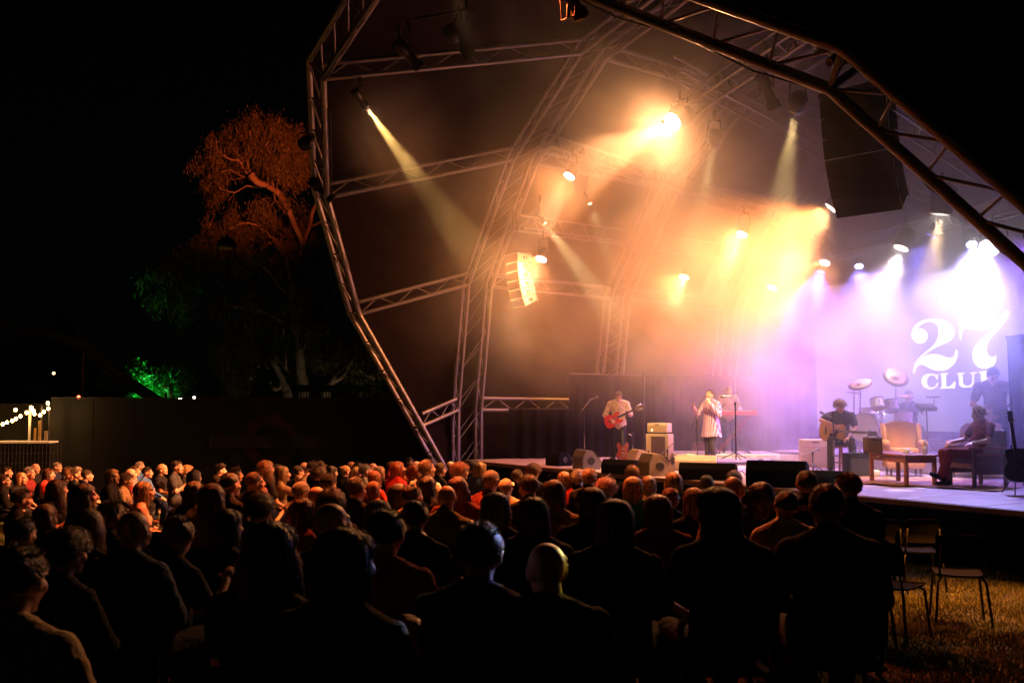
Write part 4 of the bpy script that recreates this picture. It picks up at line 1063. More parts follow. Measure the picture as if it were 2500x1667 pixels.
obj('bottle_body', mesh('bottle_body', *lathegeo([(.03, 0), (.034, .005), (.034, .06), (.031, .07), (.034, .08), (.034, .16), (.028, .19), (.013, .215), (.013, .225)], 20), smooth=True), PET, e)
obj('cap', mesh('cap', *lathegeo([(.015, .225), (.015, .245), (.001, .246)], 16)), WHITE, e)
obj('label_band', mesh('label_band', *lathegeo([(.0348, .09), (.0348, .14)], 20)), WHITE, e)
e = tag(obj('notebook', boxmesh((.2, .14, .02), .004), WHITE, None, mw=LRS(tp(.02, .08)+Vector((0, 0, .01)), rz(ta+.2))), 'white notebook lying on the wooden table', 'notebook')
def rounded(d, r): return boxmesh(d, r)
def wingchair(p, ang, label):
    e = empty('wing_armchair', p, label, 'armchair', 'upholstered wing armchairs', ang)
    obj('seat_base', boxmesh((.62, .60, .26), .04), UPH, e, ml=LRS((0, 0, .27)))
    obj('cushion', boxmesh((.50, .52, .13), .05), UPH, e, ml=LRS((0, -.03, .46)))
    V = []; F = []; nx_, nz_ = 15, 8                           # arched back
    for s_ in (-1, 1):
        for j in range(nz_+1):
            for i in range(nx_+1):
                u = -1+2*i/nx_; zt = .98+.05*(1-u*u)-.02*abs(u)**4; z = .45+(zt-.45)*j/nz_
                V.append((u*.30, .24+.10*j/nz_+s_*(.055-.02*abs(u)**3)-(.03*abs(u)**2), z))
    n1 = (nx_+1)*(nz_+1); g = lambda j, i: j*(nx_+1)+i
    for j in range(nz_):
        for i in range(nx_): q = (g(j, i), g(j, i+1), g(j+1, i+1), g(j+1, i)); F += [q, tuple(n1+k for k in q)[::-1]]
    ring = [g(0, i) for i in range(nx_+1)]+[g(j, nx_) for j in range(1, nz_+1)]+[g(nz_, i) for i in range(nx_-1, -1, -1)]+[g(j, 0) for j in range(nz_-1, 0, -1)]
    F += [(ring[k], n1+ring[k], n1+ring[(k+1) % len(ring)], ring[(k+1) % len(ring)]) for k in range(len(ring))]
    obj('backrest', mesh('backrest', V, F, True), UPH, e)
    for sx in (-1, 1):
        prof = [(.28, .45), (.34, .98), (.24, 1.0), (.06, .90), (.02, .72), (.02, .60)]; V = []
        for x_ in (sx*.28, sx*.35):
            V += [(x_+sx*.02*(z-.6), y, z) for y, z in prof]
        n = len(prof); F = [tuple(range(n)), tuple(range(n, 2*n))[::-1]]+[(i, n+i, n+(i+1) % n, (i+1) % n) for i in range(n)]
        bm = bmesh.new(); me = mesh('wing', V, F); bm.from_mesh(me); bmesh.ops.recalc_face_normals(bm, faces=bm.faces[:]); bmesh.ops.bevel(bm, geom=bm.edges[:], offset=.022, segments=3, affect='EDGES'); bm.to_mesh(me); bm.free()
        for f in me.polygons: f.use_smooth = True
        obj('wing', me, UPH, e)
        obj('armrest', mesh('armrest', *tubegeo([(sx*.32, .28, .60), (sx*.33, -.05, .62), (sx*.335, -.27, .61), (sx*.33, -.33, .56)], [.06, .065, .07, .05], 14), smooth=True), UPH, e)
        obj('arm_panel', boxmesh((.07, .54, .42), .03), UPH, e, ml=LRS((sx*.325, -.02, .38)))
        for y_ in (-.26, .26): obj('leg', mesh('leg', *lathegeo([(.014, 0), (.026, .14)], 10)), WOODD, e, ml=LRS((sx*.26, y_, 0)))
    obj('valance', boxmesh((.66, .62, .10), .02), UPH, e, ml=LRS((0, 0, .20)))
    return e
wingchair(onz(2219, 1163)+Vector((0, .25, 0)), R(-12), 'empty orange wing armchair facing the audience behind the table')
wingchair(onz(2395, 1172)+Vector((.25, .75, 0)), R(-60), 'second wing armchair behind the seated man')
def woodchair(p, ang):
    e = empty('wooden_armchair', p, 'dark wooden armchair with slab sides under the seated man', 'armchair', None, ang)
    for sx in (-1, 1):
        for y_, h in ((-.27, .62), (.30, .90)): obj('leg', boxmesh((.05, .05, h), .006), WOODD, e, ml=LRS((sx*.30, y_, h/2)))
        obj('arm', boxmesh((.07, .66, .035), .008), WOODR, e, ml=LRS((sx*.30, .0, .637)))
        obj('side_panel', boxmesh((.02, .5, .30), .004), WOODD, e, ml=LRS((sx*.30, .02, .36)))
        obj('side_rail', boxmesh((.03, .52, .04), .004), WOODR, e, ml=LRS((sx*.30, .02, .53)))
    obj('seat', boxmesh((.56, .56, .12), .03), M('dark_seat_pad', (.05, .02, .015), .8), e, ml=LRS((0, 0, .42)))
    obj('backrest', boxmesh((.56, .07, .50), .03), WOODD, e, ml=LRS((0, .31, .68), Quaternion((1, 0, 0), -.15)))
    obj('front_rail', boxmesh((.56, .03, .08), .004), WOODR, e, ml=LRS((0, -.27, .34)))
    return e
pm = onz(2388, 1190)+Vector((.1, .25, 0)); pm.z = STZ
woodchair(pm, R(-78))
# persian style rug
RUG = bpy.data.materials.new('woven_rug'); RUG.use_nodes = True; n_ = RUG.node_tree.nodes; l_ = RUG.node_tree.links; p_ = n_['Principled BSDF']; p_.inputs['Roughness'].default_value = .95
tc_ = n_.new('ShaderNodeTexCoord'); v_ = n_.new('ShaderNodeTexVoronoi'); v_.inputs['Scale'].default_value = 9; l_.new(tc_.outputs['Object'], v_.inputs['Vector'])
r_ = n_.new('ShaderNodeValToRGB'); r_.color_ramp.elements[0].color = (.36, .22, .13, 1); r_.color_ramp.elements[1].color = (.55, .42, .28, 1); e3 = r_.color_ramp.elements.new(.45); e3.color = (.22, .07, .05, 1)
l_.new(v_.outputs['Distance'], r_.inputs[0]); l_.new(r_.outputs[0], p_.inputs['Base Color'])
V = []; F = []; nx_, ny_ = 40, 26
for j in range(ny_+1):
    for i in range(nx_+1):
        x_, y_ = -1.6+3.2*i/nx_, -1.0+2.0*j/ny_; V.append((x_, y_+.02*math.sin(x_*3), .012+.006*math.sin(x_*6+y_*4)+(.015*abs(math.sin(x_*5)) if j in (0, ny_) else 0)))
F = [(j*(nx_+1)+i, j*(nx_+1)+i+1, (j+1)*(nx_+1)+i+1, (j+1)*(nx_+1)+i) for j in range(ny_) for i in range(nx_)]
ro = obj('rug', mesh('rug', V, F, True), RUG, None, mw=LRS(Vector((6.95, 17.15, STZ)), rz(STAGE_ROT+.25))); tag(ro, 'patterned woven rug under the table and armchairs', 'rug')
ST_M = M('stool_wood', (.20, .07, .03), .5)
ps_ = onz(2062, 1156)+Vector((.05, .35, 0)); ps_.z = STZ
e = empty('wooden_stool', ps_, 'wooden stool under the acoustic guitarist', 'stool', None, R(20))
obj('seat', mesh('seat', *lathegeo([(.17, .50), (.18, .515), (.18, .535), (.17, .545)], 24)), ST_M, e)
for sx in (-1, 1):
    for sy in (-1, 1): obj('leg', mesh('leg', *tubegeo([(sx*.11, sy*.11, .51), (sx*.17, sy*.17, 0)], .02, 8)), ST_M, e)
for a_, b_ in (((-1, -1), (1, -1)), ((-1, 1), (1, 1)), ((-1, -1), (-1, 1)), ((1, -1), (1, 1))): obj('rung', mesh('rung', *tubegeo([(a_[0]*.145, a_[1]*.145, .2), (b_[0]*.145, b_[1]*.145, .2)], .011, 6)), ST_M, e)
# ---- guitars
def outline(kind):
    if kind == 'acoustic': P = [(.00, 0), (.03, .14), (.12, .195), (.22, .18), (.29, .135), (.34, .13), (.41, .15), (.48, .13), (.50, .05)]
    else: P = [(.0, 0), (.02, .11), (.09, .165), (.17, .155), (.24, .115), (.29, .12), (.36, .15), (.43, .12), (.44, .08), (.37, .05)]
    return P+[(x, -y) for x, y in P[::-1][:-1]]
def guitar(Mw, kind, body_m, label, top_m=None, parent=None):
    e = bpy.data.objects.new('guitar', None); link(e); e.empty_display_size = .1; e.rotation_mode = 'QUATERNION'
    l, q, s = Mw.decompose(); e.location = l; e.rotation_quaternion = q; e.rotation_mode = 'XYZ'; e.rotation_euler = q.to_euler()
    tag(e, label, 'guitar')
    P = outline(kind); th = .10 if kind == 'acoustic' else .045
    # smooth outline by Catmull-Rom
    Q = []; n = len(P)
    for i in range(n):
        p0, p1, p2, p3 = [Vector((*P[(i+k) % n], 0)) for k in (-1, 0, 1, 2)]
        for k in range(4):
            t = k/4; Q.append(.5*((2*p1)+(p2-p0)*t+(2*p0-5*p1+4*p2-p3)*t*t+(3*p1-p0-3*p2+p3)*t**3))
    m = len(Q); V = [(q_.x, q_.y, -th/2) for q_ in Q]+[(q_.x, q_.y, th/2) for q_ in Q]
    F = [tuple(range(m))[::-1]]+[(i, (i+1) % m, m+(i+1) % m, m+i) for i in range(m)]+[tuple(range(m, 2*m))]
    obj('body', mesh('body', V, F), body_m, e)
    ctr = Vector((.23, 0, 0)); V = [(ctr.x+(q_.x-ctr.x)*.97, q_.y*.97, th/2+.0012) for q_ in Q]
    if top_m: obj('top', mesh('top', V, [tuple(range(m))]), top_m, e)
    L0 = .42 if kind != 'acoustic' else .46
    obj('neck', boxmesh((.50, .05, .024), .006), WOODD, e, ml=LRS((L0+.22, 0, th/2)))
    obj('fretboard', boxmesh((.50, .046, .006), .001), BLK, e, ml=LRS((L0+.18, 0, th/2+.016)))
    obj('headstock', boxmesh((.17, .075, .016), .006), (WOODD if kind != 'acoustic' else BLK), e, ml=LRS((L0+.54, 0, th/2)))
    for k in range(3):
        for sy in (-1, 1): obj('tuning_peg', mesh('peg', *lathegeo([(.006, 0), (.006, .02), (.012, .022), (.012, .03)], 8)), STEEL, e, ml=LRS((L0+.48+k*.05, sy*.04, th/2), Quaternion((1, 0, 0), -sy*math.pi/2)))
    if kind == 'acoustic':
        obj('soundhole', mesh('soundhole', *lathegeo([(.05, 0), (.05, .001)], 24)), BLK, e, ml=LRS((.33, 0, th/2+.0016)))
        obj('pickguard', boxmesh((.13, .06, .001), 0), M('pickguard', (.03, .01, .008), .2), e, ml=LRS((.27, -.075, th/2+.003)))
        obj('bridge', boxmesh((.03, .14, .01), .003), BLK, e, ml=LRS((.13, 0, th/2+.005)))
    else:
        for x_ in (.17, .27): obj('pickup', boxmesh((.03, .07, .01), .003), STEEL, e, ml=LRS((x_, 0, th/2+.005)))
        obj('bridge', boxmesh((.02, .08, .012), .003), STEEL, e, ml=LRS((.11, 0, th/2+.006)))
        for k in range(4): obj('knob', mesh('knob', *lathegeo([(.01, 0), (.01, .012)], 10)), STEEL, e, ml=LRS((.09+.05*(k % 2), -.085-.03*(k//2), th/2)))
    for k in range(6): obj('string', mesh('string', *tubegeo([(.12, -.022+.0088*k, 0), (L0+.48, -.016+.0064*k, 0)], .0008, 3)), STEEL, e, ml=LRS((0, 0, th/2+.022)))
    return e
def gm(p, neck_to, face, shift=.25):
    """p body centre, neck direction target, face normal"""
    x = (Vector(neck_to)-Vector(p)).normalized(); z = Vector(face); z = (z-x*z.dot(x)).normalized(); y = z.cross(x)
    m = Matrix((x, y, z)).transposed().to_4x4(); m.translation = Vector(p)-x*shift; return m
# ---------------------------------------------------------------- performers
def performer(p, ang, J, label, style, hc, top, trc, s=1., seed=0, sleeve='short', **k):
    body, shirt, tr, H = figure(J, .0085, sleeve, hs=1, **k)
    e = empty('person', p, label, 'person', None, ang); e.scale = (s, s, s)
    obj('body', body, None, e); obj('shirt', shirt, cloth(top) if isinstance(top, str) else top, e)
    if tr: obj('trousers', tr, cloth(trc) if isinstance(trc, str) else trc, e)
    if style: obj('hair', hair(style, seed), hairmat(hc), e, ml=H)
    for sd in ('L', 'R'):
        a, t = Vector(J['an'+sd]), Vector(J['to'+sd]); mb = Body(); hl = a+(a-t).normalized()*.05; d = (t-a)
        mb.cone((hl.x, hl.y, max(a.z-.05, .0)+.01 if a.z > .05 else hl.z), t, .045, .040); mb.cone(a+Vector((0, 0, .02)), hl.lerp(t, .4), .044, .044)
        obj('shoe', remesh(mb.skin, .011, 'shoe', 1), k.get('shoe') if False else BLKM, e)
    return e
# red guitar player, head bowed, facing the lawn and turned a little to our right
gp1 = onz(1511, 1124); ang = R(172)+0
# local frame: facing +Y; rotated ~180 so +Y looks to the camera
J = stand(chest=(0, -.01, 1.25), neck=(0, .03, 1.43), head=HM((0, .085, 1.555), 6, -32), shL=(-.20, .0, 1.38), shR=(.20, .0, 1.38),
          elR=(.33, -.02, 1.10), wrR=(.15, .20, .98), elL=(-.29, .05, 1.12), wrL=(-.24, .27, 1.16), knR=(.13, .06, .50), knL=(-.10, .03, .50), toR=(.2, .14, .035), anR=(.14, 0, .09))
performer(gp1, ang, J, 'guitar player in a loose patterned shirt looking down at his red guitar', 'short', 'brown', M('patterned_shirt', (.42, .30, .18), .85, bump=.3, bscale=60, var=.4, vscale=22), 'black', 1.0,
          sleeve='roll', tshirt_inf=.024, hem=.022, hands={'R': ((-.7, .25, -.45), (.2, .6, .5), .8, 1), 'L': ((.35, .3, .75), (-.5, -.6, .3), 1.2, -1)})
Rw = Matrix.Translation(gp1) @ Matrix.Rotation(ang, 4, 'Z')
guitar(gm(Rw @ Vector((.10, .185, 1.0)), Rw @ Vector((-.36, .30, 1.22)), (Rw.to_3x3() @ Vector((.1, 1, .25)))), 'electric', RED, 'cherry red electric guitar held by the bowed player')
# tapping shirt tail: open collar
# singer
SHD = bpy.data.materials.new('striped_shirt_dress'); SHD.use_nodes = True; n_ = SHD.node_tree.nodes; l_ = SHD.node_tree.links; p_ = n_['Principled BSDF']; p_.inputs['Roughness'].default_value = .8
tc_ = n_.new('ShaderNodeTexCoord'); w_ = n_.new('ShaderNodeTexWave'); w_.inputs['Scale'].default_value = 7; w_.inputs['Distortion'].default_value = 5; w_.inputs['Detail'].default_value = 3; w_.bands_direction = 'X'
l_.new(tc_.outputs['Object'], w_.inputs['Vector']); r_ = n_.new('ShaderNodeValToRGB'); r_.color_ramp.elements[0].color = (.52, .30, .44, 1); r_.color_ramp.elements[1].color = (.16, .05, .13, 1); r_.color_ramp.elements[0].position = .5; r_.color_ramp.elements[1].position = .9
l_.new(w_.outputs[0], r_.inputs[0]); l_.new(r_.outputs[0], p_.inputs['Base Color'])
sp_ = onz(1737, 1141); sa = R(128)
J = stand(chest=(0, -.02, 1.24), neck=(0, -.03, 1.41), head=HM((.0, .02, 1.545), 4, 16), shL=(-.175, -.02, 1.36), shR=(.175, -.02, 1.36),
          elR=(.30, .10, 1.12), wrR=(.20, .34, 1.30), elL=(-.30, .08, 1.12), wrL=(-.19, .26, 1.38), knL=(-.07, .05, .49), anL=(-.06, -.03, .09), toL=(-.07, .12, .035), knR=(.09, .02, .49))
e = performer(sp_, sa, J, 'singer with cropped hair in a striped pink shirt dress with both hands raised', 'bob', 'brown', SHD, M('dark_tights', (.03, .02, .018), .5), 1.0, sleeve='long', gender='f', tshirt_inf=.02,
              hands={'R': ((-.1, .3, .9), (.5, .6, -.2), 1.5, 1), 'L': ((.3, .1, .9), (-.6, .5, -.2), .9, -1)})
for c in [c for c in e.children if c.name.startswith('hair')]: bpy.data.objects.remove(c)
obj('hair', hair('short', 1), hairmat('brown'), e, ml=J['head'])
V = []; F = []; n = 40; rows = [(1.18, .165, .125), (1.08, .175, .14), (.98, .19, .15), (.88, .205, .16), (.78, .22, .17), (.68, .235, .185), (.665, .237, .187)]
for z, a, b_ in rows:
    for i in range(n):
        t = 2*math.pi*i/n; f_ = 1+(1.18-z)*.10*math.sin(9*t)+(1.18-z)*.05*math.sin(5*t+1); V.append((a*f_*math.cos(t), -.005+b_*f_*math.sin(t), z+.01*math.sin(3*t)*(z < .7)))
F = [(j*n+i, (j+1)*n+i, (j+1)*n+(i+1) % n, j*n+(i+1) % n) for j in range(len(rows)-1) for i in range(n)]
obj('skirt', mesh('skirt', V, F, True), SHD, e)
# keyboard player
J = stand(chest=(0, .02, 1.24), neck=(0, .08, 1.41), head=HM((0, .15, 1.53), 0, -14), shL=(-.19, .05, 1.36), shR=(.19, .05, 1.36), elR=(.27, .08, 1.08), wrR=(.20, .33, 1.03), elL=(-.27, .08, 1.08), wrL=(-.20, .33, 1.03))
performer(Vector((4.98, 23.0, STZ+.262)), R(182), J, 'keyboard player with long hair and open jacket behind the red keyboard', 'shaggy', 'sandy', M('patterned_jacket', (.22, .12, .1), .8, var=.5, vscale=18), 'navy', .92, sleeve='long', hem=.02,
          hands={'R': ((0, 1, -.15), (0, .1, 1), .5, 1), 'L': ((0, 1, -.15), (0, .1, 1), .5, -1)})
# acoustic guitarist on the stool
J = sit(J=dict(pelvis=(0, 0, .64), hipL=(-.095, .02, .61), hipR=(.095, .02, .61), chest=(0, .04, .94), neck=(.0, .10, 1.11), head=HM((.01, .16, 1.23), 24, -16), shL=(-.20, .08, 1.06), shR=(.20, .08, 1.06),
      elR=(.36, .20, .98), wrR=(.12, .38, .88), elL=(-.26, .22, .82), wrL=(-.10, .42, .66), knL=(-.16, .44, .60), knR=(.20, .46, .62), anR=(.22, .44, .10), anL=(-.2, .38, .10), toR=(.25, .58, .04), toL=(-.24, .52, .04)))
performer(ps_+Vector((0, 0, 0)), R(166), J, 'curly haired man in a dark t-shirt playing an acoustic guitar on a stool', 'curly', 'sandy', 'charcoal', 'charcoal', 1.06, seed=0, tshirt_inf=.018,
          hands={'R': ((-.7, .2, -.5), (.1, .9, .3), .7, 1), 'L': ((.6, .5, -.3), (0, .2, 1), 1.1, -1)})
Rw = Matrix.Translation(ps_) @ Matrix.Rotation(R(166), 4, 'Z')
guitar(gm(Rw @ Vector((.17, .32, .82)), Rw @ Vector((-.36, .45, .80)), Rw.to_3x3() @ Vector((.05, 1, .12))), 'acoustic', WOODR, 'honey coloured acoustic guitar on the lap of the curly haired man', M('spruce_top', (.62, .33, .10), .3, coat=.5, bump=.05))
# seated man in the armchair, side on
J = sit(J=dict(pelvis=(0, .06, .56), hipL=(-.095, .08, .53), hipR=(.095, .08, .53), chest=(0, -.12, .84), neck=(0, -.13, 1.02), head=HM((0, -.07, 1.15), -14, -4), shL=(-.19, -.14, .97), shR=(.19, -.14, .97),
      elR=(.30, -.02, .74), wrR=(.27, .26, .70), elL=(-.30, .0, .74), wrL=(-.26, .27, .70), knL=(-.10, .52, .56), anL=(-.02, .66, .17), toL=(-.02, .82, .21), knR=(.14, .50, .54), anR=(.14, .46, .10), toR=(.16, .60, .04)))
performer(pm+Vector((0, 0, 0)), R(102), J, 'blond man in a dark red vest leaning back in the wooden armchair with canvas shoes', 'side', 'blond', 'maroon', 'maroon', 1.02, seed=1,
          hands={'R': ((.0, .8, -.5), (0, .4, .9), .6, 1), 'L': ((0, .9, -.2), (0, .2, 1), .5, -1)})
# drummer and bass player
dp = at(2222, 1080, 21.8); dp.z = STZ+.30
J = sit(arms='lap', J=dict(elR=(.30, .12, .78), wrR=(.20, .38, .80), elL=(-.30, .12, .78), wrL=(-.22, .38, .86)))
performer(dp, R(165), J, 'drummer seated behind the cymbals lost in lavender haze', 'short', 'dark', 'charcoal', 'black', 1.08)
e = tag(obj('drum_stool', mesh('drum_stool', *lathegeo([(.02, 0), (.15, .02), (.02, .05), (.02, .38), (.15, .40), (.16, .43), (.15, .45)], 20)), BLK, None, mw=LRS(dp)), 'round stool under the drummer', 'stool')
bp = at(2433, 1090, 18.9); bp.z = STZ+.30 if False else STZ
J = stand(chest=(0, .05, 1.24), neck=(0, .16, 1.38), head=HM((0, .25, 1.47), 20, -30), shL=(-.20, .12, 1.33), shR=(.20, .12, 1.33), elR=(.30, .10, 1.05), wrR=(.12, .34, .98), elL=(-.33, .20, 1.08), wrL=(-.34, .45, 1.12))
performer(bp, R(150), J, 'bass player in a dark top bending forward beside the grey curtain', 'short', 'dark', 'grey', 'black', 1.27, sleeve='short', hands={'R': ((-.7, .25, -.45), (.2, .6, .5), .8, 1), 'L': ((.35, .3, .75), (-.5, -.6, .3), 1.2, -1)})
Rw = Matrix.Translation(bp) @ Matrix.Rotation(R(150), 4, 'Z')
guitar(gm(Rw @ Vector((.12, .36, 1.15)), Rw @ Vector((-.5, .55, 1.42)), Rw.to_3x3() @ Vector((.1, 1, .2))), 'electric', WOODR, 'bass guitar held by the bending player beside the curtain')
# guitars on stands
def gstand(p, lab):
    e = empty('guitar_stand', p, lab, 'guitar stand', 'guitar stands on the stage')
    for a_ in (0, 2.1, 4.2): bar('leg', p+Vector((0, 0, .3)), p+Vector((.22*math.cos(a_), .22*math.sin(a_), .01)), .009, BLK, e)
    bar('pole', p+Vector((0, 0, .28)), p+Vector((0, .1, .72)), .01, BLK, e); bar('cradle', p+Vector((-.1, -.05, .22)), p+Vector((.1, -.05, .22)), .012, BLK, e)
q = onz(1523, 1126)+Vector((0, .25, 0)); gstand(q, 'guitar stand behind the legs of the red guitar player')
guitar(gm(q+Vector((0, -.06, .26)), q+Vector((.01, .16, 1.2)), Vector((0, -1, .25))), 'electric', BLK, 'black and red guitar on a stand behind the standing player', M('red_sunburst', (.16, .008, .005), .2, coat=.6))
q = onz(2158, 1140); gstand(q, 'guitar stand between the stool and the wing armchair')
guitar(gm(q+Vector((0, -.06, .45)), q+Vector((.02, .16, 1.2)), Vector((-.2, -1, .25))), 'electric', M('butterscotch', (.6, .38, .14), .3, coat=.5), 'butterscotch electric guitar on a stand left of the wing armchair')
q = onz(2480, 1205); gstand(q, 'guitar stand at the right edge of the picture')
guitar(gm(q+Vector((0, -.06, .42)), q+Vector((.02, .16, 1.2)), Vector((-.3, -1, .25))), 'acoustic', BLK, 'dark guitar with a brown strap on a stand at the far right')
# ---- drum kit
KITM = M('shell_pearl', (.6, .5, .42), .25, coat=.6); HEADM = M('drum_head', (.7, .66, .56), .5)
e = empty('drum_kit', at(2150, 1090, 21.0)*1.0, 'drum kit with cream bass drum head in purple haze', 'drum kit'); e.location.z = STZ+.30
def drum(c, r, L, ax, nm):
    m = along(c-ax*L/2, c+ax*L/2)
    o = obj(nm, mesh(nm, *lathegeo([(r, 0), (r, L)], 28), smooth=False), KITM, e, mw=m)
    for z in (0, L): obj('hoop', mesh('hoop', *lathegeo([(r*1.0, -.015), (r*1.05, -.012), (r*1.05, .012), (r*1.0, .015)], 28, False)), STEEL, o, ml=LRS((0, 0, z)))
    obj('head', mesh('head', *lathegeo([(r*.99, 0), (.001, .001)], 28)), HEADM, o, ml=LRS((0, 0, L+.002 if ax.z > .3 else -.004)))
    for k in range(8): a = k*math.pi/4; obj('lug', boxmesh((.02, .02, .05), .004), STEEL, o, ml=LRS((r*1.02*math.cos(a), r*1.02*math.sin(a), L/2)))
zk = STZ+.30; dk = 20.9
kc = at(2112, 1043, dk); drum(kc, .29, .40, Vector((.45, .89, 0)).normalized(), 'bass_drum')
drum(at(2142, 985, dk), .14, .2, Vector((.0, .35, .93)).normalized(), 'tom'); drum(at(2176, 990, dk+.1), .15, .22, Vector((.0, .3, .95)).normalized(), 'tom')
drum(at(2205, 1025, dk+.5), .2, .38, Vector((0, 0, 1)), 'floor_tom'); drum(at(2118, 1005, dk+.5), .17, .14, Vector((0, .1, 1)).normalized(), 'snare')
def cym(c, r, nrm, label=None):
    m = along(c, c+Vector(nrm)); obj('cymbal', mesh('cymbal', *lathegeo([(r, 0), (r*.6, .014), (r*.2, .022), (r*.18, .035), (.01, .045), (.008, .04), (r*.17, .03), (r*.2, .018), (r*.6, .010), (r, -.002)], 36), smooth=True), GOLD, e, mw=m)
    foot = Vector((c.x, c.y+.1, zk)); bar('cymbal_stand', foot, c, .011, STEEL, e)
    for k in range(3): a = 2.1*k; bar('stand_leg', foot+Vector((0, 0, .2)), foot+Vector((.22*math.cos(a), .22*math.sin(a), .01)), .009, STEEL, e)
cym(at(2187, 921, dk), .27, (.0, -.75, .66)); cym(at(2100, 938, dk-.1), .25, (-.35, -.35, .86)); cym(at(2085, 958, dk), .17, (.1, -.15, 1)); cym(at(2211, 968, dk+.4), .2, (0, -.1, 1))
e = empty('percussion_pad', at(2262, 1100, 20.5), 'electronic percussion pad on a stand right of the drummer', 'percussion pad'); e.location.z = zk
c = at(2262, 994, 20.5); obj('pad', boxmesh((.36, .26, .09), .02), BLKM, e, mw=LRS(c, Quaternion((1, 0, 0), .35)))
bar('pole', Vector((c.x, c.y, zk)), c, .014, BLK, e); bar('clamp_arm', c+Vector((.15, 0, .04)), c+Vector((.17, 0, .2)), .01, BLK, e); obj('small_pad', boxmesh((.24, .12, .03), .01), BLKM, e, mw=LRS(c+Vector((.14, 0, .21))))
for k in range(3): bar('leg', Vector((c.x, c.y, zk+.3)), Vector((c.x+.25*math.cos(2.1*k), c.y+.25*math.sin(2.1*k), zk+.01)), .011, BLK, e)
# flight case desk behind the armchairs, pedal boards and cables
e = empty('flight_case', onz(2305, 1130), 'low purple lit flight case between the armchairs and the bass stack', 'flight case', None, R(-10))
obj('case', boxmesh((.75, .45, .55), .012), M('case_laminate', (.08, .05, .08), .5), e, ml=LRS((0, 0, .275))); obj('lid_edge', boxmesh((.77, .47, .03), .004), ALU, e, ml=LRS((0, 0, .46)))
for x_ in (-.37, .37): obj('corner', boxmesh((.03, .03, .52), .004), ALU, e, ml=LRS((x_, -.225, .27)))
for i, (x, y, w_, lab) in enumerate(((1462, 1140, .5, 'pedal board with a blue cased pedal near the purple monitor'), (1655, 1130, .4, 'pedal board beside the cream cabinet'), (2120, 1160, .4, 'effects pedals on the floor below the wooden table'))):
    q = onz(x, y); e = empty('pedal_board', q, lab, 'pedal board', 'pedal boards', R(-20))
    obj('board', boxmesh((w_, .3, .03), .006), BLK, e, ml=LRS((0, 0, .02)))
    for k in range(4): obj('pedal', boxmesh((.07, .12, .05), .01), [M('pedal_paint', c_, .4) for c_ in ((.03, .1, .4), (.5, .1, .05), (.6, .6, .6), (.5, .3, .05))][(k+i) % 4], e, ml=LRS((-w_*.36+k*w_*.24, 0, .06)))
for i, (pts, lab) in enumerate((([(1790, 1168), (1810, 1150), (1830, 1172), (1845, 1158), (1860, 1176), (1835, 1180)], 'tangled cable on the pale stage floor right of the singer'), ([(1470, 1150), (1490, 1158), (1478, 1166), (1500, 1168)], 'black cable by the low black monitor'),
                        ([(1640, 1128), (1655, 1140), (1635, 1146), (1660, 1150)], 'cable at the foot of the cream cabinet'), ([(2030, 1172), (2015, 1160), (2028, 1150), (2050, 1160)], 'cable round the acoustic player\'s stand'))):
    P = [onz(x, y)+Vector((0, 0, .012)) for x, y in pts]; Q = []
    for a_, b_, c_, d_ in zip([P[0]]+P[:-2], P[:-1], P[1:], P[2:]+[P[-1]]):
        for k in range(6): t = k/6; Q.append(.5*((2*b_)+(c_-a_)*t+(2*a_-5*b_+4*c_-d_)*t*t+(3*b_-a_-3*c_+d_)*t**3))
    tag(tube('cable', Q, .009, BLK), lab, 'cable')
q = onz(2130, 1163); tag(obj('paper_bag', boxmesh((.22, .2, .12), .03), WHITE, None, mw=LRS(q+Vector((0, 0, .06)), rz(.4))), 'crumpled white bag on the floor beside the table leg', 'bag')
q = onz(1541, 1137); tag(obj('glass_bowl', mesh('glass_bowl', *lathegeo([(.05, 0), (.09, .02), (.12, .08), (.115, .08), (.085, .025), (.01, .01)], 20)), STEEL, None, mw=LRS(q)), 'small shiny bowl on the stage right of the guitar player', 'bowl')
